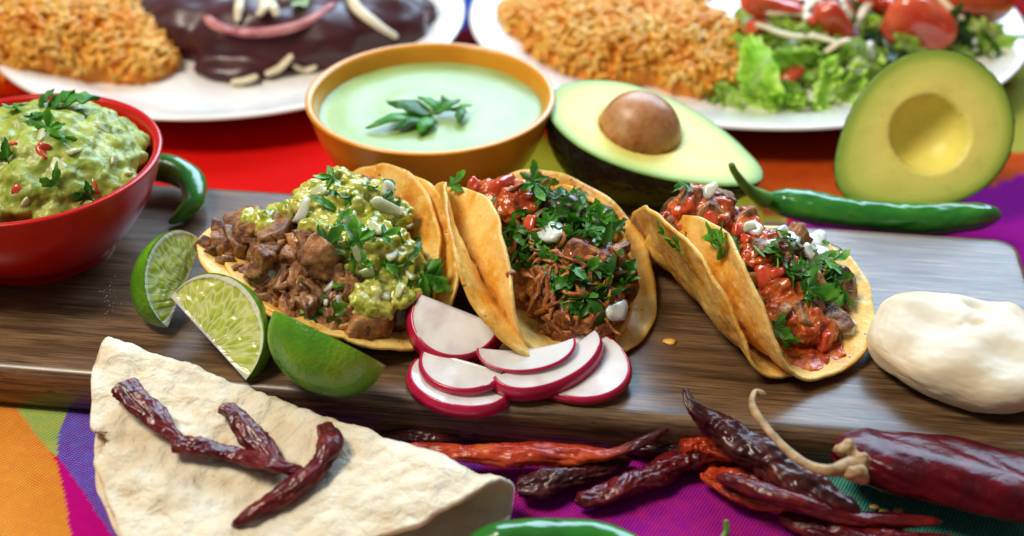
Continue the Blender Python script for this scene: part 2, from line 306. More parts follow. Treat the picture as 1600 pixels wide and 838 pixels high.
# ------------------------------------------------------------------ tablecloth
def wpoly(pts, z=0.): return [tuple(P(x, y, z)[:2]) for x, y in pts]
RED = (.60, .002, .004)
regions = [  # outline on the table, ground colour, thread colour, broken-edge width
    (wpoly([(640, -60), (800, -60), (760, 30), (712, 46), (640, 60)]), (.004, .05, .36), (.01, .12, .45)),
    (wpoly([(640, 60), (712, 46), (760, 30), (860, -60), (1700, -60), (1700, 200), (1000, 200), (870, 130), (640, 170)]), (.20, .001, .006), (.30, .004, .006)),  # shade under the plates, painted into the cloth as dark red
    (wpoly([(1200, 60), (1560, 60), (1760, 60), (1760, 232), (1560, 236), (1400, 160)]), (.30, .31, .045), (.45, .40, .06)),
    (wpoly([(740, 330), (795, 245), (860, 205), (1000, 240), (1150, 262), (1230, 335), (1200, 420)]), (.42, .34, .01), (.60, .44, .02)),
    (wpoly([(940, 200), (1320, 190), (1560, 236), (1760, 232), (1760, 260), (1600, 272), (1480, 312), (1300, 350), (1190, 330), (1140, 262), (1000, 240)]), (.40, .032, .004), (.60, .11, .008)),
    (wpoly([(1190, 350), (1300, 345), (1480, 308), (1600, 268), (1760, 256), (1900, 800), (1190, 800)]), (.23, .001, .21), (.30, .003, .22)),
    # front, left of the folded tortilla
    (wpoly([(-200, 560), (20, 600), (30, 640), (62, 680), (88, 720), (102, 780), (112, 850), (130, 1000), (-200, 1000)]), (.66, .17, .035), (.80, .38, .03)),
    (wpoly([(20, 600), (120, 590), (104, 640), (90, 680), (88, 712), (60, 682), (30, 642)]), (.52, .46, .035), (.07, .40, .22)),
    (wpoly([(88, 708), (100, 722), (130, 765), (185, 850), (260, 1000), (130, 1000), (112, 850), (102, 780)]), (.46, .001, .20), (.56, .004, .22)),
    (wpoly([(120, 590), (420, 590), (420, 1000), (260, 1000), (185, 850), (130, 765), (100, 722), (88, 708), (90, 680), (104, 640)]), (.18, .002, .22), (.10, .22, .80)),
    (wpoly([(420, 590), (780, 600), (760, 1000), (420, 1000)]), (.13, .002, .20), (.2, .05, .4)),
    (wpoly([(760, 600), (1225, 640), (1262, 760), (1290, 1000), (740, 1000)]), (.15, .004, .32), (.62, .02, .07)),
    (wpoly([(1225, 640), (1800, 690), (1800, 1000), (1290, 1000), (1262, 760)]), (.002, .13, .21), (.16, .46, .20)),
]
def cloth():
    xs = np.concatenate([np.linspace(-75, -21, 110)[:-1], np.linspace(-21, 21, 421)[:-1], np.linspace(21, 75, 110)])
    ys = np.concatenate([np.linspace(-34, -15.5, 10)[:-1], np.linspace(-15.5, -7, 86)[:-1], np.linspace(-7, 4, 12)[:-1], np.linspace(4, 75, 120)])
    X, Y = np.meshgrid(xs, ys, indexing='ij'); V = np.stack([X.ravel(), Y.ravel(), np.zeros(X.size)], 1)
    A = np.tile(np.array(RED), (len(V), 1)); B = np.tile(np.array((.68, .012, .004)), (len(V), 1))
    bb = [(min(p[0] for p in r[0]), max(p[0] for p in r[0]), min(p[1] for p in r[0]), max(p[1] for p in r[0])) for r in regions]
    for i, v in enumerate(V):
        jx = .05*noise.noise(Vector((v[0]*6, v[1]*6, 1))); jy = .05*noise.noise(Vector((v[0]*6, v[1]*6, 9)))
        for r, b in zip(regions, bb):
            if b[0] <= v[0]+jx <= b[1] and b[2] <= v[1]+jy <= b[3] and inpoly(v[0]+jx, v[1]+jy, r[0]): A[i] = r[1]; B[i] = r[2]
        z = .10*noise.noise(Vector((v[0]*.16, v[1]*.22, 0)))-.12
        if v[1] < -9: z += .10*noise.noise(Vector((v[0]*.5, v[1]*.3, 3)))
        V[i, 2] = z
    n = N('woven_cloth'); a = n.attr('ground'); b = n.attr('thread')
    sx = n.new('ShaderNodeSeparateXYZ'); wv = n.noise(.6, 2); off = n.new('ShaderNodeVectorMath', operation='ADD'); n.ln(n.co, off.inputs[0])
    sca = n.new('ShaderNodeVectorMath', operation='SCALE'); n.ln(wv, sca.inputs[0]); sca.inputs['Scale'].default_value = .25; n.ln(sca.outputs[0], off.inputs[1]); n.ln(off.outputs[0], sx.inputs[0])
    u = n.math('ADD', n.math('MULTIPLY', sx.outputs[0], 34.), n.math('MULTIPLY', sx.outputs[1], 15.)); v_ = n.math('ADD', n.math('MULTIPLY', sx.outputs[1], 40.), n.math('MULTIPLY', sx.outputs[0], -11.))
    th = n.math('MULTIPLY', n.math('SINE', u), n.math('SINE', v_)); th = n.math('ADD', th, n.math('MULTIPLY', n.math('SUBTRACT', n.noise(3, 3), .5), 1.0))
    c = n.mix(n.ramp(th, [(.12, 0.), (.34, 1.)]), a, b); c = n.mix(n.ramp(n.noise(1.1, 4), [(.35, 0.), (.7, .22)]), c, b); n.col(c); n.set(Roughness=.9, Specular_IOR_Level=.06)
    p = n.bump(th, .6, .035); n.bump(n.noise(20, 2), .3, .01, p)
    o = obj('tablecloth', V, grid_faces(len(xs), len(ys)), n.m, None, True, {'ground': A, 'thread': B}, org=(0, 0, 0))
    for f in (): pass
    tag(o, 'striped multicoloured woven cloth lying under the board, bowls and plates', 'tablecloth')
cloth()
tbl = obj('table', [(x, y, z) for z in (-4, -.4) for x, y in ((-80, -40), (80, -40), (80, 80), (-80, 80))], [(0, 3, 2, 1), (4, 5, 6, 7), (0, 1, 5, 4), (1, 2, 6, 5), (2, 3, 7, 6), (3, 0, 4, 7)], M['wood'], None, False, org=(0, 0, -4))
tag(tbl, kind='structure')
# ------------------------------------------------------------------ board
BD = math.radians(-7.2); bd = np.array([math.cos(BD), math.sin(BD), 0]); bn = np.array([-math.sin(BD), math.cos(BD), 0])
def board():
    L0, L1, W0, W1, r = -36., 22.7, -9.75, 5.42, .9
    pts = []
    for cx, cy, a0 in ((L1-r, W1-r, 0), (L0+r, W1-r, 90), (L0+r, W0+r, 180), (L1-r, W0+r, 270)):
        for k in range(7): a = math.radians(a0+k*15); pts.append((cx+r*math.cos(a), cy+r*math.sin(a)))
    n = len(pts); C = np.mean(pts, 0); prof = [(.35, 0.), (.10, .06), (0, .30), (0, 1.55), (.05, 1.76), (.17, 1.91), (.36, 1.98), (.60, 2.0)]
    V = []; F = []
    for d, z in prof:
        for x, y in pts:
            sx = x-d*np.sign(x-C[0])*min(1, abs(x-C[0])/abs(L1-C[0])*1.0); sy = y-d*np.sign(y-C[1])
            V.append((sx, sy, z))
    for i in range(len(prof)-1):
        for j in range(n): F.append((i*n+j, i*n+(j+1) % n, (i+1)*n+(j+1) % n, (i+1)*n+j))
    F.append(tuple(range(n))[::-1]); F.append(tuple((len(prof)-1)*n+j for j in range(n)))
    me = mesh_data('cutting_board', V, F, M['wood'])
    o = bpy.data.objects.new('cutting_board', me); COL.objects.link(o); o.rotation_euler = (0, 0, BD)
    tag(o, 'long dark walnut serving board with softly rounded edges under the tacos', 'board')
board()
TOP = bvh([(-60, -60, 2), (60, -60, 2), (60, 60, 2), (-60, 60, 2)], [(0, 1, 2, 3)])
def zboard(x, y):
    p = np.array([x, y, 0]); return 2. if -9.6 < p@bn < 5.3 else 0.
# ------------------------------------------------------------------ lathe, bowls, plates
def lathe(prof, c, sx=1., sy=1., seg=96):
    V = []; n = len(prof)
    for k in range(seg):
        a = 2*math.pi*k/seg
        for r, z in prof: V.append((c[0]+r*sx*math.cos(a), c[1]+r*sy*math.sin(a), c[2]+z))
    return np.array(V), grid_faces(seg, n, True, False)
def bowl(c, R, H, mat, label):
    k = R/6.2; pr = [(0.01, .25), (2.6*k, .25), (2.9*k, 0), (3.3*k, 0), (3.4*k, .35), (4.2*k, 1.0), (5.1*k, 2.1), (5.7*k, H*.66), (6.0*k, H*.86), (6.15*k, H-.25), (R, H-.08), (R-.10, H), (R-.28, H-.03), (R-.42, H-.2), (5.55*k, H-.9), (5.2*k, H*.55), (4.3*k, 1.6), (3.0*k, .8), (0.01, .5)]
    pts = catmull([(a, b, 0) for a, b in pr], 80)[:, :2]; pts[:, 0] = np.maximum(pts[:, 0], .01)
    V, F = lathe(pts, c); t = obj('bowl', V, F, mat); t.name = 'serving_bowl'; return tag(t, label, 'bowl')
RB = (-21.35, 1.75, 2.0); YB = (-4.05, 11.0, 0.0)
bowl(RB, 6.0, 4.8, M['red_glaze'], 'glossy red ceramic bowl filled with guacamole at the end of the board')
bowl(YB, 6.2, 5.1, M['yellow_glaze'], 'mustard yellow ceramic bowl of pale green crema behind the board')
PL = (-17.2, 28.5, 0.); PR = (14.2, 28.1, 0.)
def plate(c, rx, ry, label):
    pr = [(0.01, .35), (.55, .35), (.60, 0), (.64, 0), (.66, .4), (.85, 1.15), (.985, 1.82), (1.0, 1.95), (.992, 2.05), (.97, 2.04), (.86, 1.55), (.74, .95), (.66, .75), (0.01, .7)]
    pts = catmull([(a*rx, b, 0) for a, b in pr], 60)[:, :2]; pts[:, 0] = np.maximum(pts[:, 0], .01)
    V, F = lathe(pts, c, 1, ry/rx, 128); o = obj('dinner_plate', V, F, M['plate']); return tag(o, label, 'plate')
plate(PL, 14.3, 14.3, 'round white plate holding rice and mole enchiladas'); plate(PR, 16.8, 15., 'oval white plate holding rice and salad behind the avocados')
# ------------------------------------------------------------------ generic shapes
def tube(spine, rad, seg=20, flat=1., wrinkle=0., up=(0, 0, 1), n=70, seed=0., ridge=5., open_end=False, fs=.8):
    sp = catmull(spine, n); rr = np.interp(np.linspace(0, 1, n), np.linspace(0, 1, len(rad)), rad)
    te = np.linspace(0, 1, n); rr = rr*np.sqrt(np.clip(np.minimum(te, 1-te)/.035, .10, 1)); T = np.gradient(sp, axis=0); T /= np.linalg.norm(T, axis=1, keepdims=True); L = np.concatenate([[0], np.cumsum(np.linalg.norm(np.diff(sp, axis=0), axis=1))])
    V = []
    for i in range(n):
        s_ = nrm(np.cross(T[i], up)); u_ = np.cross(s_, T[i])
        for k in range(seg):
            a = 2*math.pi*k/seg; r = rr[i]
            if wrinkle:
                q = noise.noise(Vector((math.cos(a)*.9+seed, math.sin(a)*.9, L[i]*fs+seed*3)))
                q2 = noise.noise(Vector((math.cos(a+L[i]*.25)*ridge*.42+seed, math.sin(a+L[i]*.25)*ridge*.42+5, L[i]*fs*1.5)))
                q3 = noise.noise(Vector((math.cos(a)*1.6+seed+9, math.sin(a)*1.6, L[i]*fs*4.2+1.2*math.sin(a*2)))); r *= 1+wrinkle*(1.4*q+.8*(.3-abs(q2)*1.5)+.75*(.22-abs(q3))*min(1, max(0, (wrinkle-.19)*8)))
            V.append(sp[i]+s_*math.cos(a)*r+u_*math.sin(a)*r*flat)
    F = [(a, b, c, d) for d, c, b, a in grid_faces(n, seg, False, True)]
    V = list(V); i0 = len(V); V.append(sp[0]+(T[0]*rr[0]*(.5 if open_end else -.35))); V.append(sp[-1]+T[-1]*rr[-1]*.35)
    for k in range(seg): F.append((i0, k, (k+1) % seg)); F.append((i0+1, (n-1)*seg+(k+1) % seg, (n-1)*seg+k))
    F = [tuple(reversed(f)) for f in F]
    return np.array(V), F
def pxr(r, p): return r*((p-CAM)@FWD)/FP       # a size seen in the photograph, in cm, at the distance of p
def on(pts, trees, rads, extra=0.):
    out = []; R = []
    for (x, y), r in zip(pts, rads):
        h = hit(x, y, trees); rr = pxr(r, h[0]); out.append(hit(x, y, trees, (rr+extra)/.62)[0]); R.append(rr)
    return np.array(out), R
CLOTH = bvh([(-90, -90, 0), (90, -90, 0), (90, 90, 0), (-90, 90, 0)], [(0, 1, 2, 3)])
def rot_about(v, ax, a): return np.array(Matrix.Rotation(a, 3, V3(nrm(ax))) @ V3(v))
# leaves
def cil_leaf(seed, teeth=9, curl=.35):
    r = random.Random(seed); lobes = [(-1.25, .78), (-.05+r.uniform(-.1, .1), 1.), (1.15, .82)]; k = 61; V = [(0, 0, 0)]; F = []
    th = np.linspace(-2.2, 2.2, k); R = []
    for t in th:
        v = .34
        for c, l in lobes: v = max(v, l*math.exp(-((t-c)/.50)**4)**.8*(1+.13*math.cos(teeth*(t-c)*1.35)))
        R.append(v*r.uniform(.94, 1.06))
    for q in (.3, .6, .85, 1.):
        for t, v in zip(th, R):
            x, y = math.cos(t)*v*q, math.sin(t)*v*q
            V.append((x, y, curl*(.5*x*x-.5*y*y)+.09*math.sin(7*t)*q+.08*noise.noise(Vector((x*3+seed, y*3, 0)))-.03*abs(y)))
    for i in range(k-1): F.append((0, 1+i, 2+i))
    for j in range(3):
        for i in range(k-1): a = 1+j*k+i; F.append((a, a+k, a+k+1, a+1))
    return np.array(V), F
def strip_leaf(seed):
    r = random.Random(seed); V = []; n = 12
    b = r.uniform(.5, 1.4)
    for i in range(n):
        t = i/(n-1); wd = .26*(math.sin(math.pi*min(max(t, .04), .96))**.5)*(1+.3*r.uniform(-1, 1)); x = (t-.5)*1.6
        for j in range(5):
            y = (j/2-1)*wd; V.append((x, y+.15*math.sin(t*4+seed), b*.25*math.sin(t*3)+.35*abs(y)+.10*noise.noise(Vector((x*2, y*4, seed)))))
    return np.array(V), grid_faces(n, 5)
LEAF = [mesh_data('cilantro_leaf', *[q for q in cil_leaf(s, r_)], M['cil']) for s, r_ in ((1, 9), (2, 8), (3, 10), (5, 9))] + [mesh_data('cilantro_leaf', *strip_leaf(s), M['cil']) for s in (1, 2, 3)]
STRIP = LEAF[4:]; FULL = LEAF[:4]
def add_solid(o, t): m = o.modifiers.new('t', 'SOLIDIFY'); m.thickness = t*S; m.offset = 0; return o
def stem_mesh():
    V, F = tube([(-.6, 0, 0), (0, .05, .06), (.6, 0, 0)], [.07, .075, .06], 8, n=10); return mesh_data('cilantro_stem', V, F, M['gstem'])
STEM = stem_mesh()
# chunks
def chunk(seed, kind):
    V, F = ICO[4 if kind == 'meat' else 3]; V = V.copy(); r = random.Random(seed)
    dims = np.array({'meat': (.72, .55, .46), 'onion': (.55, .38, .17), 'soft': (.6, .5, .4)}[kind])*np.array([r.uniform(.8, 1.25) for _ in range(3)])
    pl = []
    for k in range(3):
        for sg in (-1, 1): n_ = np.array([r.gauss(0, .22) for _ in range(3)]); n_[k] += sg; pl.append((nrm(n_), dims[k]*r.uniform(.85, 1.1)))
    for _ in range({'meat': 4, 'onion': 1, 'soft': 3}[kind]): n_ = nrm([r.gauss(0, 1) for _ in range(3)]); pl.append((n_, float(np.abs(n_)@dims)*r.uniform(.62, .85)))
    D = V/np.linalg.norm(V, axis=1, keepdims=True); q = sum((np.maximum(D@n_, 0)/d)**{'meat': 22., 'onion': 14., 'soft': 7.}[kind] for n_, d in pl)
    V = D*(q**(-1/{'meat': 22., 'onion': 14., 'soft': 7.}[kind]))[:, None]
    amp = {'meat': .085, 'onion': .02, 'soft': .07}[kind]
    V += D*(amp*fbm(V, 2.4, 4 if kind == 'meat' else 2, seed*7.3))[:, None]
    if kind == 'onion': V[:, 2] += .22*V[:, 0]**2
    return V, F
def cset(nm, kind, mat, ids): return [mesh_data(nm, *chunk(i, kind), mat) for i in ids]
MEAT = cset('meat_chunk', 'meat', M['meat'], range(6)); MEAT2 = cset('meat_chunk', 'meat', M['meat2'], range(10, 15))
ONION = cset('onion_piece', 'onion', M['onion'], range(20, 24)); ONIONG = cset('onion_piece', 'onion', M['onion_green'], range(24, 27))
TOM = cset('tomato_piece', 'soft', M['tomato'], range(30, 33))
def shred(seed):
    r = random.Random(seed); V, F = tube([(-1.1, r.uniform(-.3, .3), -.05), (-.5, r.uniform(-.2, .2), .12), (.1, r.uniform(-.2, .2), .06), (.6, r.uniform(-.2, .2), .14), (1.15, r.uniform(-.4, .4), -.05)], [.04, .13, .17, .14, .03], 14, .6, .7, n=34, seed=seed*3.1); return mesh_data('meat_shred', V, F, M['meat2'])
SHRED = [shred(i) for i in range(5)]
def strew(name, meshes, parent, poly, n, trees, size, lift=.1, mind=14, tilt=.6, solid=0):
    for x, y in scatter(poly, n, mind):
        h = hit(x, y, trees, 0)
        if h is None: continue
        s_ = random.uniform(*size); p = h[0]+h[1]*lift*s_; u = nrm(h[1]+rng.normal(0, tilt, 3))
        if u@h[1] < 0: u = -u
        place(name, random.choice(meshes), parent, p, u, random.uniform(0, 6.28), s_)
def one(name, me, parent, x, y, trees, s_, lift=.15, up=None, spin=None):
    h = hit(x, y, trees, 0)
    if h is None: return
    return place(name, me, parent, h[0]+h[1]*lift, h[1] if up is None else up, random.uniform(0, 6.28) if spin is None else spin, s_)
# ------------------------------------------------------------------ tacos
def sheetp(U, Vv, p):
    x, y, yaw, lean, R, aL, aR, w_, cL, cR, flare, pit = p
    s_ = np.linspace(0, 1, 40); mids = (s_[:-1]+s_[1:])/2
    def arm(vv, al, c, sg):
        t = np.abs(vv)[..., None]*mids; a_ = al*(1+flare*U[..., None]/R); q = np.clip(t/w_, 0, 1); q = q*q*(3-2*q); th = sg*lean+a_*q+c*t/R
        dt = np.abs(vv)[..., None]/39; return sg*(np.cos(th)*dt).sum(-1), (np.sin(th)*dt).sum(-1)
    a1, b1 = arm(Vv, aR, cR, 1); a2, b2 = arm(Vv, aL, cL, -1); a = np.where(Vv >= 0, a1, a2); b = np.where(Vv >= 0, b1, b2)
    f = np.array([math.sin(yaw), -math.cos(yaw), 0]); r = np.array([math.cos(yaw), math.sin(yaw), 0])
    return np.array([x, y, 0])+(U*math.cos(pit))[..., None]*f+a[..., None]*r+(b+U*math.sin(pit))[..., None]*np.array([0, 0, 1.])
def tortilla(p, zmin, mat, parent, seed, wob=.16, bub=.12):
    nr, na = 34, 150; R = p[4]; rr = np.linspace(0, 1, nr)[1:]**.9; aa = np.linspace(0, 2*math.pi, na+1)[:-1]
    RR, AA = np.meshgrid(rr, aa, indexing='ij'); irr = 1+.012*np.sin(3*AA+seed)+.008*np.sin(7*AA+2*seed)+.004*np.sin(19*AA+seed)
    U = (RR*irr*R*np.cos(AA)).ravel(); W = (RR*irr*R*np.sin(AA)).ravel(); U = np.append(U, 0.); W = np.append(W, 0.)
    V = sheetp(U, W, p); V[:, 2] += zmin-V[:, 2].min()
    F = [(i*na+j, (i+1)*na+j, (i+1)*na+(j+1) % na, i*na+(j+1) % na) for i in range(nr-2) for j in range(na)]
    c = len(V)-1; F += [(c, j, (j+1) % na) for j in range(na)]
    Nn = normals(V, F); q = np.stack([U, W, np.full_like(U, seed)], 1)
    d = bub*fbm(q, .55, 3, seed); cell = np.array([max(0, .16-(noise.voronoi(Vector((u*.9, v*.9, seed)))[0][0])) for u, v, _ in q]); d += cell*1.25+.028*fbm(q, 2.6, 2, seed+3)
    rad = np.sqrt(U*U+W*W)/R; d += wob*(rad**4)*fbm(q, .35, 2, seed+9)
    V = V+Nn*d[:, None]; V[:, 2] = np.maximum(V[:, 2], 2.06)
    o = obj('tortilla', V, F, mat, parent); m = o.modifiers.new('thick', 'SOLIDIFY'); m.thickness = .13*S; m.offset = 0; m.use_rim = True
    return V, F
PT1 = [-7.647, -1.165, 0.443, -0.327, 5.958, 0.05, 1.284, 2.212, -0.073, 0.045, -0.117, 0.031]
PT2I = [-0.008, -2.252, 0.494, -0.182, 5.691, 1.758, 1.332, 4.68, 0.268, -0.01, -0.202, -0.034]
PT2O = [0.261, -2.383, 0.698, -0.096, 6.0, 1.224, 0.894, 3.094, -0.282, -0.46, -0.844, -0.043]
PT3I = [9.61, -3.75, 0.522, -0.064, 5.447, 1.52, 0.423, 3.039, 0.125, 0.047, -0.17, 0.001]
PT3O = [9.143, -2.635, 0.377, -0.031, 5.798, 1.307, 0.221, 2.986, -0.055, -0.117, 0.032, -0.006]
def mound(parent, balls, seed):
    V, F = fuse([(P(x, y, z), (r, r, r*.9)) for x, y, z, r in balls], .13, 3); V = V+normals(V, F)*(.22*fbm(V, .9, 3, seed))[:, None]
    V[:, 2] = np.maximum(V[:, 2], 2.12); obj('filling', V, F, M['fill'], parent); return bvh(V, F)
def sauce(name, parent, poly, n, trees, size, mat, seed, mind=5, lift=.0, amp=.10):
    balls = []
    for x, y in scatter(poly, n, mind):
        h = hit(x, y, trees, 0)
        if h is None: continue
        r = random.uniform(*size); balls.append((h[0]+h[1]*lift, (r*random.uniform(.8, 1.3), r*random.uniform(.8, 1.3), r*random.uniform(.6, .9))))
    V, F = fuse(balls, .075, 2); V = V+normals(V, F)*(amp*fbm(V, 2.2, 3, seed))[:, None]; V[:, 2] = np.maximum(V[:, 2], 2.08)
    obj(name, V, F, mat, parent); return bvh(V, F)
# first taco: green salsa
t1 = thing('taco', 'taco topped with chunky green salsa and cubes of browned meat, beside the limes', 'taco', (-7.6, -1.2, 2), 'tacos on the board')
a = tortilla(PT1, 2.10, M['corn'], t1, 1.); T1t = bvh(*a)
tortilla([-6.75, -1.55]+PT1[2:4]+[5.75]+PT1[5:], 2.08, M['corn2'], t1, 7.7)
b1 = mound(t1, [(380, 388, 3.8, .9), (430, 362, 4.5, 1.2), (440, 420, 4, 1.3), (500, 335, 5.4, 1.3), (540, 325, 5.6, 1.3), (590, 335, 5.2, 1.2), (520, 400, 4.8, 1.6), (580, 400, 4.6, 1.5), (630, 425, 3.9, 1.2), (480, 470, 3.5, 1.2), (550, 470, 3.6, 1.4), (620, 480, 3.3, 1.1), (580, 512, 2.8, .7), (655, 435, 3.2, .9), (500, 498, 2.9, .7), (410, 455, 3.1, 1.0)], 3.)
tr = [b1]
strew('meat_chunk', MEAT, t1, [(322, 385), (360, 352), (398, 352), (470, 362), (522, 385), (545, 430), (560, 500), (620, 515), (540, 515), (470, 500), (420, 480), (380, 430), (335, 410)], 95, [b1, T1t], (.35, .80), .12, 13, .6)
strew('meat_shred', SHRED, t1, [(330, 390), (400, 360), (520, 390), (560, 500), (600, 515), (500, 505), (420, 470)], 22, [b1], (.4, .8), .25, 16, .6)
one('meat_chunk', MEAT[0], t1, 430, 378, tr, 1.12, .35); one('meat_chunk', MEAT[3], t1, 352, 392, [T1t, b1], .95, .3); one('meat_chunk', MEAT[2], t1, 385, 358, [T1t, b1], .9, .3); one('meat_chunk', MEAT[1], t1, 500, 400, tr, .95, .3)
one('meat_chunk', MEAT[4], t1, 578, 290, [T1t, b1], .8, .1); one('meat_chunk', MEAT[2], t1, 575, 502, [T1t, b1], 1.05, .3)
gs = sauce('green_salsa', t1, [(378, 352), (400, 312), (465, 283), (545, 278), (598, 300), (632, 345), (668, 408), (682, 436), (645, 468), (604, 492), (565, 484), (545, 430), (522, 376), (470, 352), (430, 360)], 300, tr, (.16, .58), M['verde'], 4., 5, .16, .15)
tr = [gs, b1, T1t]
for x, y, s_ in ((432, 434, 1.0), (458, 428, .9), (602, 322, 1.0), (606, 300, .7), (478, 330, .8), (440, 316, .6), (518, 452, .6), (512, 470, .6), (530, 474, .5), (455, 484, .7)): one('onion_piece', random.choice(ONION), t1, x, y, tr, (s_*1.05, s_*.75, s_*.55), .18)
for x, y in ((575, 425), (625, 455), (560, 395), (640, 430), (610, 400), (500, 300), (545, 345), (600, 462), (585, 360)): one('onion_piece', random.choice(ONIONG), t1, x, y, tr, random.uniform(.4, .7), .04)
strew('cilantro_leaf', LEAF, t1, [(480, 300), (600, 285), (640, 350), (690, 430), (700, 455), (620, 450), (570, 430), (500, 410), (480, 380), (510, 350)], 34, tr, (.35, .75), .10, 15, .5)
for x, y, s_ in ((512, 385, 1.0), (505, 370, .9), (660, 430, 1.1), (680, 440, 1.1), (690, 450, .9), (490, 460, .9), (500, 480, 1.1), (515, 490, 1.0), (478, 470, .8), (612, 298, .7), (455, 292, .7), (520, 280, .7), (408, 310, .6), (560, 380, 1.0), (545, 440, .8), (600, 420, .9)): one('cilantro_leaf', random.choice(FULL), t1, x, y, tr, s_, .22)
# middle taco
t2 = thing('taco', 'middle taco with chopped cilantro over dark stewed meat, between two other tacos', 'taco', (0, -2.2, 2), 'tacos on the board')
ao = tortilla(PT2O, 2.10, M['corn2'], t2, 2.3); ai = tortilla(PT2I, 2.32, M['corn'], t2, 3.1); T2t = [bvh(*ao), bvh(*ai)]
b2 = mound(t2, [(770, 322, 4.8, 1.0), (810, 325, 4.9, 1.2), (870, 335, 4.8, 1.2), (930, 355, 4.5, 1.1), (850, 390, 4.2, 1.4), (920, 410, 4.1, 1.5), (955, 430, 3.7, .9), (880, 460, 3.4, 1.3), (940, 480, 3.2, 1.0), (880, 505, 2.9, .8), (930, 508, 2.9, .7), (835, 440, 3.2, 1.1)], 5.)
tr = [b2]+T2t
strew('meat_chunk', MEAT2, t2, [(810, 430), (860, 400), (960, 390), (985, 430), (975, 500), (940, 525), (850, 525), (815, 480)], 34, tr, (.4, .8), .05, 15, .6)
sm = sauce('stewed_meat', t2, [(800, 420), (850, 395), (900, 400), (970, 395), (985, 440), (970, 500), (930, 522), (860, 520), (815, 480)], 170, tr, (.14, .5), M['meat2'], 12., 6, .05, .22); tr = [sm]+tr
strew('meat_shred', SHRED, t2, [(740, 290), (810, 290), (830, 330), (880, 400), (970, 410), (970, 500), (860, 520), (820, 440), (780, 330)], 64, tr, (.45, 1.0), .07, 9, .15)
sg = sauce('meat_juice', t2, [(790, 420), (850, 400), (960, 400), (980, 450), (960, 500), (900, 520), (830, 490)], 60, tr, (.10, .30), M['meat2'], 15., 8, -.05, .12)
rs = sauce('red_salsa', t2, [(735, 288), (800, 284), (835, 300), (840, 330), (800, 345), (765, 325)], 90, [b2], (.16, .34), M['roja'], 6., 5, .12)
rs2 = sauce('red_salsa', t2, [(868, 395), (930, 400), (965, 440), (950, 470), (915, 450), (880, 430)], 60, [b2], (.15, .28), M['roja'], 7., 5, .1)
tr = [rs, rs2]+tr
one('tomato_piece', TOM[0], t2, 785, 292, tr, .95, .1); one('tomato_piece', TOM[1], t2, 832, 352, tr, .7, .1); one('tomato_piece', TOM[2], t2, 742, 292, tr, .6, .1)
for x, y, s_ in ((856, 370, 1.2), (872, 362, .9), (962, 490, 1.0), (845, 380, .7)): one('onion_piece', random.choice(ONION), t2, x, y, tr, (s_*.8, s_*.75, s_*.6), .12)
strew('cilantro_leaf', LEAF, t2, [(822, 305), (840, 290), (905, 300), (960, 345), (968, 372), (930, 378), (880, 372), (830, 350)], 60, tr, (.45, .9), .15, 9, .7)
strew('cilantro_leaf', LEAF, t2, [(780, 345), (810, 325), (850, 365), (880, 400), (850, 430), (810, 415)], 36, tr, (.45, .95), .15, 9, .7)
strew('cilantro_leaf', LEAF, t2, [(840, 420), (900, 430), (975, 400), (985, 450), (950, 460), (930, 500), (880, 480)], 46, tr, (.5, .95), .16, 9, .6)
for x, y, s_ in ((718, 292, .9), (712, 298, .8), (828, 292, .9), (836, 285, .8), (955, 360, .9), (968, 430, .8)): one('cilantro_leaf', random.choice(FULL), t2, x, y, tr, s_, .3)
for x, y in ((902, 425), (860, 408), (775, 325), (965, 435)): one('cilantro_stem', STEM, t2, x, y, tr, .7, .25)
# last taco
t3 = thing('taco', 'taco with red tomato salsa and a cilantro sprig, beside the pale dough', 'taco', (9.4, -3, 2), 'tacos on the board')
ao = tortilla(PT3O, 2.10, M['corn2'], t3, 4.2); ai = tortilla(PT3I, 2.32, M['corn'], t3, 5.7); T3t = [bvh(*ao), bvh(*ai)]
b3 = mound(t3, [(1060, 342, 4.9, 1.0), (1100, 335, 5.2, 1.2), (1090, 375, 4.5, 1.1), (1150, 370, 4.4, 1.2), (1190, 410, 4, 1.3), (1230, 402, 3.6, 1.2), (1290, 402, 3, .8), (1220, 450, 3.5, 1.3), (1290, 450, 3.1, 1.3), (1328, 470, 2.7, .7), (1260, 505, 2.8, 1.1), (1222, 505, 2.9, .8), (1295, 525, 2.5, .6)], 8.)
tr = [b3]+T3t
strew('meat_chunk', MEAT, t3, [(1000, 335), (1050, 300), (1130, 305), (1160, 340), (1240, 370), (1330, 440), (1340, 490), (1260, 520), (1200, 480), (1150, 400), (1080, 370)], 34, [b3], (.45, .8), .05, 22, .6)
rs = sauce('red_salsa', t3, [(1045, 350), (1060, 310), (1095, 295), (1135, 310), (1170, 345), (1215, 375), (1235, 420), (1245, 470), (1275, 500), (1300, 520), (1230, 540), (1205, 480), (1190, 420), (1130, 375)], 330, [b3], (.12, .46), M['roja'], 9., 5, .08, .15)
rb_ = sauce('red_salsa', t3, [(1215, 530), (1260, 520), (1312, 535), (1318, 556), (1275, 582), (1238, 572)], 130, [T3t[1]], (.12, .26), M['roja'], 10., 4, .02, .08)
tr = [rb_]+tr
tr = [rs]+tr
for x, y, s_ in ((1075, 322, .8), (1110, 345, .8), (1195, 432, 1.0), (1215, 425, .8), (1060, 330, .6), (1150, 360, .7), (1290, 535, .8), (1165, 375, .6)): one('tomato_piece', random.choice(TOM), t3, x, y, tr, s_*.8, -.02)
for x, y, s_ in ((1108, 300, .8), (1180, 358, .9), (1237, 380, 1.1), (1275, 382, 1.2), (1285, 400, .9), (1322, 515, 1.15), (1262, 395, .8), (1205, 385, .7), (1170, 352, .6), (1215, 368, .8)): one('onion_piece', random.choice(ONION), t3, x, y, tr, s_*.72, .18)
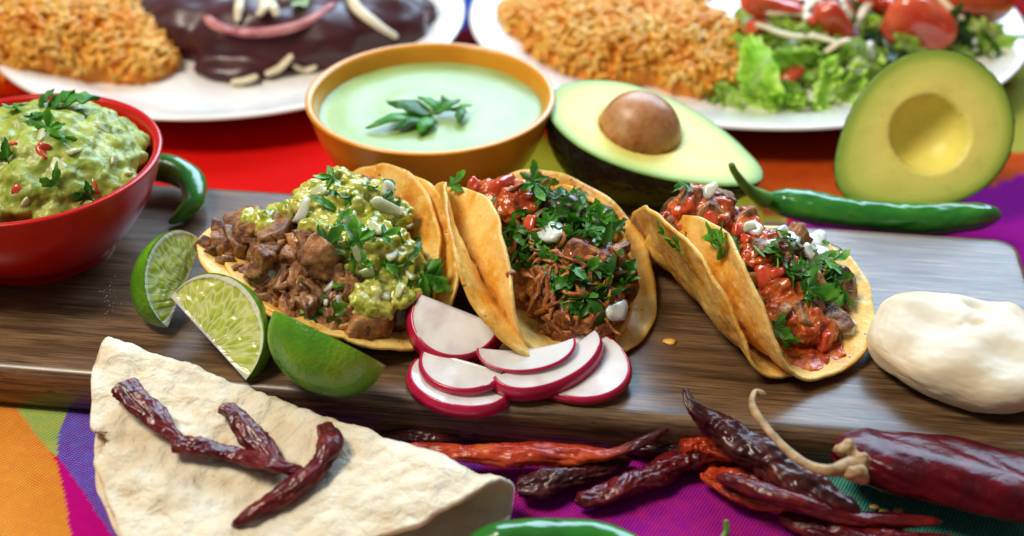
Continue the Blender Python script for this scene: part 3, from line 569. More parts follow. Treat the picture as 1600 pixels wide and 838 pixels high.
strew('cilantro_leaf', LEAF, t3, [(1195, 370), (1290, 390), (1320, 440), (1310, 470), (1250, 480), (1230, 430), (1190, 390)], 34, tr, (.4, .8), .2, 12, .6)
for x, y, s_ in ((1260, 425, 1.3), (1285, 440, 1.3), (1255, 455, 1.2), (1295, 462, 1.1), (1240, 440, 1.0), (1270, 470, 1.0), (1290, 420, 1.0), (1315, 455, .9), (1140, 380, 1.0), (1155, 385, .9), (1048, 362, .9), (1065, 372, .7), (1215, 515, .9), (1225, 522, .7), (1075, 298, .7), (1225, 380, .9), (1120, 372, .8)): one('cilantro_leaf', random.choice(FULL), t3, x, y, tr, s_, .35)
for x, y in ((1190, 400), (1205, 412), (1130, 375)): one('cilantro_stem', STEM, t3, x, y, tr, .8, .3)
ALLT = T2t+T3t+[T1t, b1, b2, b3, gs]
# ------------------------------------------------------------------ limes
def wedge(A, B, Mid, delta, label, fat=1.):
    A, B, Mid = map(np.array, (A, B, Mid)); c = (A+B)/2; ax = nrm(B-A); hl = np.linalg.norm(B-A)/2; m = Mid-c; m = m-ax*(m@ax); R = np.linalg.norm(m); m = nrm(m)
    t_ = thing('lime_wedge', label, 'lime wedge', (c[0], c[1], min(A[2], B[2])), 'lime wedges beside the tacos'); nt, nf, nrh = 56, 26, 40
    ts = np.linspace(0, math.pi, nt)
    def arcp(t, phi, rho): mm = rot_about(m, ax, phi); return c-ax*hl*math.cos(t)*(.02*0+1)*(1-.0*rho)+mm*R*rho*(math.sin(t)**.85 if math.sin(t) > 0 else 0)
    V = [arcp(t, delta*f/(nf-1), 1.) for t in ts for f in range(nf)]; V = np.array(V)
    F = grid_faces(nt, nf); Nn = V-c; Nn -= np.outer(Nn@ax, ax); 
    if (normals(V, F)*Nn).sum() < 0: F = [tuple(reversed(f)) for f in F]
    V[:, 2] = np.maximum(V[:, 2], 2.03); obj('rind', V, F, M['rind'], t_)
    parts = []; cols = []; fibs = []
    for side in (0, 1):
        phi = delta*side; g = []
        nn = np.cross(ax, rot_about(m, ax, phi)); nn = nn*(1 if (nn@rot_about(m, ax, delta*.5)) < 0 else -1)
        for t in ts:
            for k in range(nrh):
                rho = k/(nrh-1); q = arcp(t, phi, rho*.998)
                al = -hl*math.cos(t); rr = R*rho*math.sin(t)**.85 if math.sin(t) > 0 else 0
                edge = (R*math.sin(t)**.85-rr) if math.sin(t) > 0 else 0      # distance to the rind
                enddist = min(1, math.sin(t)*1.35)
                pith = 1. if edge < .26 or rr < .10+.30*(1-enddist) or math.sin(t) < .16 else 0.
                mem = 1. if abs((math.atan2(rr+.25, al+1e-6) % .44)-.22) < .0 else 0.
                ring = 1. if edge < .06 else 0.
                dip = 0. if pith else -.05+.05*noise.noise(Vector((al*2.5, rr*4.5, side)))
                g.append(q+nn*dip); cols.append((max(pith, mem), ring, 0))
                fibs.append((math.atan2(al, rr+1.1)*9., rr*1.5+.6*math.sin(al*2), side*7.))
        G = grid_faces(nt, nrh); 
        if (normals(g, G)@nn).sum() < 0: G = [tuple(reversed(f)) for f in G]
        parts.append((np.array(g), G))
    V, F = join(parts); o = obj('flesh', V, F, M['limef'], t_, True, {'zone': cols, 'fib': fibs}); return t_
wedge(P(318, 378, 4.0), P(262, 512, 2.5), P(222, 425, 3.2), -1.15, 'lime wedge half hidden behind another wedge, nearest the red bowl')
wedge(P(266, 464, 4.0), P(384, 594, 2.25), P(384, 450, 5.0), -1.2, 'lime wedge with its cut face to the front, in front of another wedge')
wedge(P(434, 490, 4.5), P(603, 572, 3.5), P(518, 530, 4.0)+2.2*np.array([-.1, -.70, .70]), 1.65, 'lime wedge showing only its dark green rind, beside the radishes')
# ------------------------------------------------------------------ radishes
def radish(A, B, Mp, label, ext=.0, th=.28, sag=0., flare=.10, bend=0.):
    A, B, Mp = map(np.array, (A, B, Mp)); c = (A+B)/2; e1 = (B-A)/2; e2 = Mp-c; e2 = e2-e1*(e2@e1)/(e1@e1); n_ = nrm(np.cross(e1, e2)); n_ = n_ if n_@(CAM-c) > 0 else -n_
    t_ = thing('radish_slice', label, 'radish slice', (c[0], c[1], min(A[2], B[2])), 'radish slices in front of the tacos')
    na, nr = 60, 12; tt = np.linspace(-ext, math.pi+ext, na); arc = np.array([e1*math.cos(t)+e2*math.sin(t) for t in tt]); ch = np.array([(arc[-1]*(k/(na-1))+arc[0]*(1-k/(na-1)))+e2*(-sag*math.sin(math.pi*k/(na-1))) for k in range(na)])[::1]
    def bd_(q): return n_*(-bend*((q@nrm(e1))/np.linalg.norm(e1))**2)
    top = []
    for k in range(na):
        for j in range(nr):
            r_ = j/(nr-1); q = ch[k]*(1-r_)+arc[k]*r_; top.append(c+q+bd_(q)+n_*.03*noise.noise(V3(q*1.1)))
    top = np.array(top); bot = top-n_*th; V = np.vstack([top, bot]); F = grid_faces(na, nr); F = F+[tuple(i+na*nr for i in reversed(f)) for f in F]
    for k in range(na-1): F.append((k*nr, (k+1)*nr, (k+1)*nr+na*nr, k*nr+na*nr))
    obj('flesh', V, F, M['radf'], t_)
    out = nrm; sk = []
    for k in range(na):
        p = arc[k]; o_ = nrm(p); b_ = bd_(p)
        for dz, do in ((.012, -.05), (.014, .0), (0., .035), (-th*.5, .035+flare*.6), (-th, .03+flare), (-th-.01, -.03)): sk.append(c+p+b_+n_*dz+o_*do)
    obj('skin', np.array(sk), grid_faces(na, 6), M['rads'], t_); return t_
radish(P(652, 560, 2.5), P(792, 618, 2.35), P(690, 628, 2.5), 'lowest radish slice, lying under the small slice in the pile', th=.42, flare=.16)
radish(P(846, 606, 2.4), P(935, 518, 3.0), P(955, 618, 2.55), 'broad radish slice lying apart at the end nearest the middle taco', ext=.30, th=.26)
radish(P(664, 545, 3.0), P(787, 582, 2.95), P(716, 610, 2.75), 'small radish slice lying across the lowest slice of the pile', th=.22)
radish(P(775, 592, 2.95), P(932, 520, 3.6), P(868, 598, 2.95), 'radish slice with a thick red rim, on top of the broad slice', th=.55, ext=.10, sag=-.22, flare=.2)
radish(P(746, 548, 3.35), P(898, 532, 3.7), P(815, 580, 3.2), 'topmost thin radish slice with a narrow red rim', th=.12, ext=.10, flare=.02, sag=-.25)
radish(P(650, 470, 4.2), P(776, 520, 3.5), P(672, 546, 3.2), 'radish slice leaning against the middle taco, highest in the pile', th=.62, ext=.2, flare=.25)
# ------------------------------------------------------------------ dough
def dough():
    V, F = ICO[4]; V = V.copy(); V, F = V.copy(), F
    bm = bmesh.new(); bmesh.ops.create_icosphere(bm, subdivisions=6, radius=1.); V = np.array([v.co[:] for v in bm.verts]); F = [tuple(v.index for v in f.verts) for f in bm.faces]; bm.free()
    e = 2.3; V = V/((np.abs(V)**e).sum(1)**(1/e))[:, None]; c = P(1512, 545, 3.0)
    D0 = V.copy(); V = V*np.array([3.85, 3.25, 1.38]); yaw = math.radians(-26); R = np.array([[math.cos(yaw), -math.sin(yaw), 0], [math.sin(yaw), math.cos(yaw), 0], [0, 0, 1]]); V = V@R.T
    d = .26*fbm(D0, .9, 2, 3.)+.03*fbm(D0, 5, 3, 8.)
    def dent(px, py, r, depth, z=4.2):
        h = P(px, py, z)-c; q = np.linalg.norm((V-h)*[1, 1, .5], axis=1); return -depth*np.exp(-(q/r)**2)
    d += dent(1534, 460, .55, 1.7, 3.2)+dent(1530, 478, .5, .6, 3.9)+dent(1580, 478, .6, -.2, 3.8)+dent(1430, 520, 1.1, .28, 4.4)+dent(1500, 590, .8, .22, 4.2)+dent(1570, 540, 1.0, .3, 4.5)+dent(1580, 600, .9, -.15, 4.2)+dent(1420, 470, .7, -.15, 4.)+dent(1400, 560, .6, .15, 3.4)+dent(1480, 515, 1.1, .25)+dent(1510, 560, 1.2, -.12)+dent(1440, 485, .9, .14)+dent(1525, 505, .35, .25)
    # a thin crease
    for t in np.linspace(0, 1, 9): d += dent(1495+t*60, 512-22*math.sin(t*2.6), .16, .06)
    V = V+normals(V, F)*d[:, None]+c; V[:, 2] = np.maximum(V[:, 2], 2.03)
    tag(obj('masa_dough', V, F, M['dough']), 'smooth lump of pale masa dough lying on the end of the board', 'dough')
dough()
# ------------------------------------------------------------------ folded flour tortilla
def flour():
    A = P(170, 530, 3.1); B = P(800, 768, 1.05); e = nrm(B-A); Lh = np.linalg.norm(B-A)/2; C0 = (A+B)/2
    g = np.array([e[1], -e[0], 0]); g = nrm(g if g[1] < 0 else -g); g = nrm(g+np.array([0, 0, -.17])); g = nrm(g-e*(g@e)); n_ = np.cross(e, g); n_ = n_ if n_[2] > 0 else -n_
    nr, na = 60, 260; rr = np.linspace(0, 1, nr)[1:]; aa = np.linspace(0, 2*math.pi, na+1)[:-1]; V = []; Q = []
    rb = .62
    for r in rr:
        for a in aa:
            ir = 1+.010*math.sin(5*a)+.006*math.sin(13*a+1)+.004*math.sin(29*a)
            s_ = r*ir*Lh*math.cos(a); v = r*ir*Lh*math.sin(a)
            bite = 0.
            if r > .9: bite = 1.0*math.exp(-((a-2.54)/.030)**2)*((r-.9)/.1)**2+.22*math.exp(-((a-2.49)/.02)**2)*((r-.9)/.1)**2
            k_ = 1-bite/Lh*1.6; s_ *= k_; v *= k_
            s0 = s_; s_ = s_-.30*v*max(0, min(1, (s_/Lh+.4)))
            s_ *= 1-(.26*abs(v)/Lh if s_ < 0 else 0); av = abs(v); tq = min(1, max(0, (s0/Lh+.15)/1.1)); rbb = .36+.90*tq*tq*(3-2*tq)     # tighter crease towards the far corner
            if av < rbb*math.pi/2: th = av/rbb; x = -rbb*math.sin(th)*-1+0; xx = rbb*(1-math.cos(th)); zz = rbb*math.sin(th)
            else: xx = rbb+(av-rbb*math.pi/2); zz = rbb-.35*rbb*min(1, (av-rbb*1.57)/5.)*(1 if v > 0 else 1)
            zz = zz*(1 if v > 0 else -1)
            bow = .35*math.cos(s_/Lh*1.5)*0
            V.append(C0+e*s_+g*xx+n_*zz); Q.append((s_, v, 0))
    V.append(C0+n_*0); Q.append((0, 0, 0)); V = np.array(V); Q = np.array(Q)
    F = [(i*na+j, (i+1)*na+j, (i+1)*na+(j+1) % na, i*na+(j+1) % na) for i in range(nr-2) for j in range(na)]; c = len(V)-1; F += [(c, j, (j+1) % na) for j in range(na)]
    Nn = normals(V, F); d = .19*fbm(Q, .6, 3, 2.)+.075*fbm(Q, 1.8, 3, 5.)+np.array([max(0, .22-noise.voronoi(Vector((p[0]*.8, p[1]*.8, 1.)))[0][0]) for p in Q])*.42
    V = V+Nn*d[:, None]
    lo = np.where((V@bn > -9.9), 2.12, .08); V[:, 2] = np.maximum(V[:, 2], lo)
    o = obj('flour_tortilla', V, F, M['flour']); m = o.modifiers.new('thick', 'SOLIDIFY'); m.thickness = .2*S; m.offset = 0
    tag(o, 'large pale flour tortilla folded in half, leaning on the front of the board', 'tortilla'); return bvh(V, F)
FT = flour()
def chile(name, label, cat, group, pts, rads, trees, mat, wr=.25, flat=.75, z=None, seed=0., n=150, extra=0., parent=None, seg=44, open_end=False, fs=.8):
    if z is None: sp, R = on(pts, trees, rads, extra)
    else: sp = np.array([P(x, y, zz) for (x, y), zz in zip(pts, z)]); R = [pxr(r, p) for r, p in zip(rads, sp)]
    V, F = tube(sp, R, seg, flat, wr, n=n, seed=seed, open_end=open_end, fs=fs)
    floor = np.array([zboard(p[0], p[1]) for p in V])+.06; near = (V@bn < -8.9)&(V@bn > -10.3); 
    V[:, 2] = np.where(V[:, 2] < np.where(near, .06, floor), np.where(near, V[:, 2].clip(.06), floor), V[:, 2])
    if parent is not None: return obj(name, V, F, mat, parent)
    al = np.append(np.repeat(np.linspace(0, 1, n), seg), [0, 1]); al = al if seed == 12. else al*.3
    o = obj(name, V, F, mat, None, True, {'along': np.stack([al]*3, 1)}); tag(o, label, cat, group); return V, F
G1 = 'dried chiles on the folded tortilla'; G2 = 'dried chiles lying in front of the board'
q = [FT]
v1 = chile('dried_chile', 'short wide dried chile piece at the far corner of the folded tortilla', 'dried chile', G1, [(188, 603), (215, 628), (245, 655), (282, 690)], [21, 20, 19, 11], q, M['dry'], .34, .55, seed=1., open_end=True)
v3 = chile('dried_chile', 'straight dried chile running beneath the crossing chile on the tortilla', 'dried chile', G1, [(350, 634), (378, 665), (410, 700), (438, 740)], [15, 18, 18, 13], q, M['dry'], .30, .65, seed=3., open_end=True)
v2 = chile('dried_chile', 'long dried chile lying across the middle of the folded tortilla', 'dried chile', G1, [(268, 690), (320, 702), (370, 714), (430, 728), (478, 738)], [15, 16, 15, 13, 8], q+[bvh(*v3)], M['dry'], .32, .75, seed=5., open_end=True)
v4 = chile('dried_chile', 'curved dried chile bent like a hook on the folded tortilla', 'dried chile', G1, [(505, 664), (514, 695), (490, 738), (440, 776), (395, 800), (362, 822)], [11, 20, 19, 16, 13, 6], q+[bvh(*v2)], M['dry'], .32, .8, seed=8.)
# chiles on the cloth in front of the board
q = [CLOTH]
chile('dried_chile', 'short dark dried chile tucked against the front of the board', 'dried chile', G2, [(588, 690), (640, 684), (700, 686), (748, 678)], [15, 14, 11, 4], q, M['dryd'], .3, .8, seed=11.)
chile('dried_chile', 'bright orange-red dried chile with a long thin dark tail', 'dried chile', G2, [(630, 700), (720, 708), (820, 710), (900, 712), (960, 708), (1010, 688), (1052, 662)], [12, 17, 22, 18, 11, 9, 4], q, M['dryo'], .28, .7, z=[1.0, 1.0, 1.0, 1.0, 1.0, 1.3, 1.7], seed=12.)
chile('dried_chile', 'wrinkled dark dried chile just past the open end of the folded tortilla', 'dried chile', G2, [(806, 762), (850, 756), (905, 742), (985, 718)], [17, 23, 21, 9], q, M['dryd'], .42, .7, seed=13.)
chile('dried_chile', 'wrinkled red-brown dried chile standing apart on the purple cloth', 'dried chile', G2, [(900, 786), (960, 768), (1030, 735), (1090, 716), (1150, 716)], [15, 19, 22, 22, 16], q, M['dry'], .42, .75, seed=14.)
chile('dried_chile', 'short orange dried chile scrap under the chile that points over the board', 'dried chile', G2, [(1064, 702), (1100, 698), (1150, 708)], [17, 18, 13], q, M['dryo'], .35, .8, z=[1.0, 1.0, 1.0], seed=15.)
chile('dried_chile', 'split dried chile with an orange inside among the dark chiles', 'dried chile', G2, [(1100, 742), (1180, 752), (1260, 775), (1340, 800)], [14, 24, 24, 12], q, M['dryo'], .42, .6, z=[.7, .7, .7, .7], seed=16.)
chile('dried_chile', 'glossy dried chile pointing its tip up over the board edge', 'dried chile', G2, [(1068, 606), (1085, 637), (1120, 668), (1190, 712), (1260, 760), (1345, 802)], [4, 13, 23, 28, 29, 16], q, M['dryd'], .30, .8, z=[3.3, 2.9, 2.2, 1.8, 1.5, 1.2], seed=17.)
chile('dried_chile', 'slim dried chile with a long straight tail on the teal cloth', 'dried chile', G2, [(1118, 745), (1180, 762), (1250, 788), (1320, 806), (1400, 814), (1472, 816)], [10, 15, 17, 15, 14, 6], q, M['dry'], .26, .8, z=[1.2, 1.5, 1.4, 1.1, .8, .6], seed=18.)
chile('dried_chile', 'dried chile nearest the camera, cut off by the bottom edge', 'dried chile', G2, [(1215, 806), (1290, 828), (1380, 842), (1500, 850)], [10, 20, 20, 12], q, M['dry'], .35, .75, seed=19.)
chile('dried_chile', 'slender dark dried chile lying between the crossing chiles and the large pod', 'dried chile', G2, [(1130, 700), (1190, 735), (1250, 752), (1300, 775)], [6, 14, 15, 8], q, M['dry'], .3, .8, z=[1.1, 1.1, 1.2, .9], seed=41.)
chile('dried_chile', 'thin red dried chile beneath the slim chile with the long tail', 'dried chile', G2, [(1095, 740), (1150, 775), (1220, 790), (1290, 795)], [6, 12, 12, 5], q, M['dryo'], .3, .8, z=[.5, .6, .6, .5], seed=42.)
chile('dried_chile', 'thin dark dried chile crossing under the upturned chile', 'dried chile', G2, [(985, 700), (1040, 702), (1110, 705), (1180, 722)], [5, 12, 13, 8], q, M['dryd'], .3, .8, z=[.5, .6, .6, .6], seed=43.)
gj = thing('guajillo_chile', 'large smooth dark red dried chile with a curled tan stem', 'dried chile', P(1400, 740, 0))
chile('pod', None, None, None, [(1306, 694), (1340, 704), (1400, 722), (1480, 738), (1600, 768), (1720, 790)], [30, 54, 66, 70, 66, 50], q, M['guaj'], .19, .50, z=[1.6, 1.7, 1.75, 1.7, 1.6, 1.5], seed=21., parent=gj, seg=48, fs=.22)
sp = np.array([P(1196, 616, 3.6), P(1180, 614, 3.6), P(1178, 640, 3.5), P(1212, 686, 3.2), P(1258, 725, 3.0), P(1300, 735, 3.0), P(1338, 722, 2.9)])
V, F = tube(sp, [.10, .12, .14, .15, .17, .22, .34], 14, 1, .18, n=60, seed=22.); obj('stem', V, F, M['drystem'], gj)
V, F = fuse([(P(1338, 742, 2.9), (.42, .3, .42)), (P(1322, 702, 3.1), (.45, .3, .35)), (P(1345, 722, 2.9), (.38, .3, .5))], .07, 1); V += normals(V, F)*(.14*fbm(V, 2.6, 3, 1.))[:, None]; obj('calyx', V, F, M['drystem'], gj)
for i, (x, y) in enumerate([(1366, 792), (1403, 797), (1381, 799)]):
    V, F = ICO[2]; V = V*np.array([.19, .13, .05])+P(x, y, .1); tag(obj('chile_seed', V, F, M['seed']), ['loose yellow chile seed on the teal cloth, closest to the slim tailed chile', 'loose yellow chile seed farthest along toward the large dried pod', 'flattest loose yellow chile seed, between the two others on the teal cloth'][i], 'seed', 'loose chile seeds')
# green chiles
gc = thing('green_chile', 'curved green chile standing between the red bowl and the board edge', 'green chile', P(290, 320, 2))
chile('pod', None, None, None, [(215, 262), (262, 264), (298, 282), (303, 312), (286, 334), (264, 349)], [22, 24, 22, 18, 12, 5], [TOP], M['green'], .05, .95, parent=gc, seed=31., z=[3.2, 3.1, 3.0, 2.8, 2.5, 2.2])
gc = thing('green_chile', 'long green chile with a curved stem lying behind the board before the avocados', 'green chile', P(1350, 335, 0))
chile('pod', None, None, None, [(1192, 312), (1225, 317), (1280, 326), (1360, 338), (1450, 342), (1530, 338), (1564, 334)], [9, 24, 27, 25, 28, 22, 8], [CLOTH], M['green'], .07, .95, parent=gc, seed=32., z=[1.7]*7)
chile('stem', None, None, None, [(1142, 256), (1150, 272), (1170, 296), (1200, 315)], [5, 6, 8, 15], [CLOTH], M['gstem'], .05, 1, parent=gc, seed=33., z=[4.9, 4.2, 3.0, 2.1])
gc = thing('green_chile', 'green chile at the very front beside the folded tortilla, cut off by the frame', 'green chile', P(870, 850, 0))
chile('pod', None, None, None, [(710, 880), (780, 848), (870, 843), (950, 850), (1030, 885)], [22, 32, 34, 32, 22], [CLOTH], M['green'], .05, .95, parent=gc, seed=34.)
gc = thing('green_chile', 'green chile with only its short stem in view on the purple cloth', 'green chile', P(1130, 880, 0))
chile('pod', None, None, None, [(1120, 872), (1160, 905), (1240, 930)], [18, 26, 12], [CLOTH], M['green'], .05, .95, parent=gc, seed=35.)
chile('stem', None, None, None, [(1134, 812), (1135, 830), (1126, 850), (1122, 872)], [4, 5, 6, 12], [CLOTH], M['gstem'], .1, 1, parent=gc, seed=36., z=[1.6, 1.3, 1.0, .8])
# ------------------------------------------------------------------ avocados
def avocado(c, e1, n0, L, W, D, cav, cavr, pit, label, off=0.):
    c = np.array(c); e1 = nrm(e1); n_ = nrm(np.array(n0)-e1*(np.array(n0)@e1)); e2 = np.cross(n_, e1)
    t_ = thing('avocado_half', label, 'avocado', (c[0], c[1], 0.)); na, nr = 120, 46
    def outl(a): return np.array([L*math.cos(a), W*math.sin(a)*(1-.24*math.cos(a)-.05*math.cos(2*a))])
    V, E = [], []
    cv = np.array(cav)
    for j in range(nr):
        rho = (j/(nr-1))**.85
        for k in range(na):
            a = 2*math.pi*k/na; q = outl(a)*rho*.995+cv*(1-rho); z = -.05*max(0, (rho-.95)/.05)**2+.03*noise.noise(Vector((q[0]*.8, q[1]*.8, 2.)))
            d = np.linalg.norm(q-cv)
            if d < cavr: z -= math.sqrt(max(0, cavr**2-d*d))*.92
            elif d < cavr+.2: z -= .12*(1-(d-cavr)/.2)
            V.append(c+e1*q[0]+e2*q[1]+n_*z); E.append((rho, rho, rho))
    F = [tuple(reversed(f)) for f in grid_faces(nr, na, False, True)]
    if (normals(V, F)@n_).sum() < 0: F = [tuple(reversed(f)) for f in F]
    obj('flesh', V, F, M['avof'], t_, True, {'edge': E})
    V = []
    for j in range(40):
        th = j/39*math.pi/2
        for k in range(na):
            a = 2*math.pi*k/na; q = outl(a)*math.cos(th)**.9; dz = -.06-D*math.sin(th)*(1-.25*q[0]/L); V.append(c+e1*q[0]+e2*q[1]+n_*dz)
    V = np.array(V); F = grid_faces(40, na, False, True); 
    Nn = normals(V, F); 
    if (Nn*(V-c)).sum() < 0: F = [tuple(reversed(f)) for f in F]; Nn = -Nn
    V = V+Nn*(.05*fbm(V, 2.2, 3, 4.))[:, None]; V[:, 2] = np.maximum(V[:, 2], .05); obj('skin', V, F, M['avos'], t_)
    if pit:
        V, F = ICO[4]; V = V*cavr*.97; V = V*(1+.02*fbm(V, .7, 2, 1.))[:, None]; V = V@np.array([e1*1.06, e2, n_*.98]); V = V+c+e1*cv[0]+e2*cv[1]-n_*.10; obj('pit', V, F, M['pit'], t_)
A0 = P(862, 144, 5.0); A1 = P(1192, 278, 2.6)
avocado((A0+A1)/2, A1-A0, (-.05, -.03, 1), np.linalg.norm(A1-A0)/2, 3.4, 3.7, (-.8, .0), 2.0, True, 'avocado half with its brown pit, lying beside the yellow bowl')
avocado(P(1438, 214, 3.9), (-.82, -.28, -.48), (.12, -.70, .66), 4.7, 3.55, 3.0, (-.45, .15), 1.85, False, 'avocado half with an empty pit hollow, propped up facing the board')
# ------------------------------------------------------------------ guacamole
def guac():
    balls = []; c = np.array([RB[0], RB[1], 0]); n_r = 26; n_a = 60; V = []
    for i in range(n_r):
        r = 5.35*i/(n_r-1)
        for k in range(n_a):
            a = 2*math.pi*k/n_a; x, y = r*math.cos(a), r*math.sin(a); V.append((RB[0]+x, RB[1]+y, 5.1+3.1*(max(0, 1-(((x-.6)/5.2)**2+((y-.3)/5.2)**2)))**.75))
    # lumpy skin built from balls over the dome
    for _ in range(520):
        a = random.uniform(0, 6.283); r = 5.0*math.sqrt(random.random()); x, y = r*math.cos(a), r*math.sin(a)
        z = 4.9+3.5*max(0, 1-((x-.8)/5.3)**2-((y+.1)/5.3)**2)**.7; s_ = random.uniform(.35, .85); balls.append(((RB[0]+x, RB[1]+y, z-.3), (s_, s_, s_*.75)))
    balls.append(((RB[0], RB[1], 5.4), (4.9, 4.9, 1.6)))
    V, F = fuse(balls, .12, 3); V = V+normals(V, F)*(.16*fbm(V, 1.4, 3, 6.))[:, None]
    o = obj('guacamole', V, F, M['guac']); tag(o, 'heap of chunky green guacamole in the red bowl', 'guacamole'); return o, bvh(V, F)
go, GB = guac()
def child_piece(name, me, par, x, y, trees, s_, lift=.1): 
    h = hit(x, y, trees, 0)
    if h is None: return
    o = place(name, me, par, h[0]+h[1]*lift, nrm(h[1]+rng.normal(0, .4, 3)), random.uniform(0, 6.28), s_); return o
for x, y, s_ in ((70, 225, 1.0), (62, 240, .8), (30, 300, .8), (150, 290, .8), (20, 225, .7), (140, 265, .6)): child_piece('tomato_piece', random.choice(TOM), go, x, y, [GB], s_*.75, -.22)
for x, y, s_ in ((62, 212, .9), (90, 262, .8), (110, 235, .7), (180, 250, .6), (40, 320, .7), (160, 200, .7), (200, 270, .6)): child_piece('onion_piece', random.choice(ONIONG), go, x, y, [GB], s_*.8, -.05)
for x, y, s_ in ((85, 292, .9), (140, 310, .8), (78, 205, .8), (90, 215, 1.0), (100, 222, .9), (60, 180, .7), (45, 190, .8), (130, 300, .6), (12, 250, 1.0), (30, 175, .8)): child_piece('cilantro_leaf', random.choice(FULL), go, x, y, [GB], s_, .15)
def sprig(label, loc, stems, leaves, mat, meshes=None):
    t_ = thing('cilantro_sprig', label, 'herb sprig', loc)
    for s_ in stems: V, F = tube(s_, [.07, .06, .04], 8, n=24); obj('stem', V, F, M['gstem'], t_)
    for b, t, wd in leaves:
        b, t = np.array(b), np.array(t); L = np.linalg.norm(t-b); ax = nrm(t-b); up = np.array([0, 0, 1.]); sd = nrm(np.cross(up, ax)); up = np.cross(ax, sd); V = []; n_ = 22
        sd_ = random.uniform(0, 50)
        for i in range(n_):
            u = i/(n_-1); ww = wd*L*.5*(math.sin(math.pi*u**.75)**.8+.02)*(1+(.38 if mat == M['cil'] else .14)*math.sin(u*20+sd_)*(.3+u))
            for j in range(7):
                y = (j/3-1); V.append(b+ax*L*u*(1-.0)+sd*y*ww+ax*abs(y)*-.10*L*wd+up*(.18*L*math.sin(math.pi*u)*.6-.10*L*y*y*wd+.04*noise.noise(Vector((u*5, y*2, sd_)))))
        add_solid(obj('leaf', V, grid_faces(n_, 7), mat, t_), .02)
    return t_
def g_(x, y, l): return hit(x, y, [GB], l)[0]
Z = 7.6
sprig('leafy cilantro sprig lying on top of the guacamole', P(80, 170, 6), [[P(20, 178, 8.0), P(60, 172, 8.3), P(105, 168, 8.3)], [P(60, 172, 8.3), P(100, 178, 8.2), P(140, 190, 7.6)]],
      [(P(70, 170, 8.2), P(118, 140, 8.9), .75), (P(85, 160, 8.5), P(158, 152, 8.6), .6), (P(60, 165, 8.4), P(85, 138, 9.0), .7), (P(95, 172, 8.2), P(148, 188, 8.0), .35), (P(130, 182, 8.0), P(118, 248, 6.9), .5), (P(130, 182, 8.0), P(146, 225, 7.2), .45), (P(130, 180, 8.), P(150, 178, 7.9), .5), (P(30, 178, 8.2), P(-5, 200, 7.9), .8), (P(60, 172, 8.2), P(20, 165, 8.3), .5), (P(50, 175, 8.2), P(60, 198, 8.0), .6)], M['cil'])
# ------------------------------------------------------------------ crema in the yellow bowl
V = []; nr, na = 40, 96
for i in range(nr):
    for k in range(na): r = 5.72*i/(nr-1); a = 2*math.pi*k/na; x, y = r*math.cos(a), r*math.sin(a); V.append((YB[0]+x, YB[1]+y, 4.15+.05*noise.noise(Vector((x*.4, y*.4, 0)))+.06*math.sin(r*2.6+a)*math.exp(-r/4)+(.12*max(0, (r-5.3)/.4)**2)))
F = grid_faces(nr, na, False, True); F = [tuple(reversed(f)) for f in F] if normals(V, F)[500][2] < 0 else F
tag(obj('green_crema', V, F, M['crema_sauce']), 'smooth pale green crema filling the yellow bowl', 'sauce')
Z = 4.45
sprig('small dark green leaf sprig floating on the pale crema', P(660, 180, 4.3), [[P(640, 182, 4.4), P(680, 176, 4.55), P(724, 166, 4.6)]],
      [(P(672, 178, 4.5), P(603, 158, 4.9), .55), (P(690, 172, 4.5), P(652, 150, 5.0), .5), (P(700, 172, 4.5), P(690, 148, 5.0), .55), (P(660, 182, 4.4), P(570, 200, 4.4), .30), (P(665, 184, 4.4), P(615, 204, 4.35), .30), (P(672, 182, 4.4), P(655, 210, 4.35), .5), (P(715, 168, 4.5), P(738, 164, 4.6), .6), (P(722, 168, 4.5), P(716, 194, 4.35), .35), (P(705, 172, 4.5), P(730, 176, 4.4), .5), (P(680, 176, 4.5), P(720, 155, 4.8), .5)], M['sprig'])
# ------------------------------------------------------------------ rice
def rice(label, centers, n, foot, seed):
    random.seed(seed); V0, F0 = fuse(centers, .25, 4); T = bvh(V0, F0)
    gV, gF = ICO[1]; gV = gV*np.array([.55, .20, .17]); gV = gV+np.stack([0*gV[:, 0], gV[:, 0]**2*.25, 0*gV[:, 0]], 1); parts = [(V0-np.array([0, 0, .12]), F0)]; nm = len(F0)
    xs = [c[0][0] for c in centers]; ys = [c[0][1] for c in centers]; rm = max(c[1][0] for c in centers); k = 0; Vs = [V0-np.array([0, 0, .12])]; Fs = list(F0); off = len(V0)
    while k < n:
        x = random.uniform(min(xs)-rm, max(xs)+rm); y = random.uniform(min(ys)-rm, max(ys)+rm); r = T.ray_cast(Vector((x, y, 20)), Vector((0, 0, -1)))
        if r[0] is None or r[0].z < foot: 
            k += .02; continue
        q = r[1].to_track_quat('Z', 'Y') @ Quaternion((0, 0, 1), random.uniform(0, 6.28)) @ Quaternion((0, 1, 0), random.gauss(0, .45))
        Rm = np.array(q.to_matrix()); s_ = random.uniform(.8, 1.2); Vs.append(gV@Rm.T*s_+np.array(r[0])+np.array(r[1])*random.uniform(-.05, .22)); Fs += [tuple(i+off for i in f) for f in gF]; off += len(gV); k += 1
    o = obj('rice', np.vstack(Vs), Fs, M['rice']); o.data.materials.append(M['ricebase'])
    mi = np.zeros(len(Fs), dtype=np.int32); mi[:nm] = 1; o.data.polygons.foreach_set('material_index', mi); o.name = 'rice'; tag(o, label, 'rice', None, 'stuff'); return T
zc = .8
rice('mound of orange red rice on the round plate', [(P(60, 70, 1.2), (7.2, 5.0, 3.4)), (P(150, 85, 1.0), (4.6, 3.6, 2.4)), (P(-60, 40, 1.), (6, 6, 3.4)), (P(120, 20, 1.), (5.5, 4.5, 3.8)), (P(210, 105, .9), (2.6, 2.2, 1.5))], 3400, .95, 3)
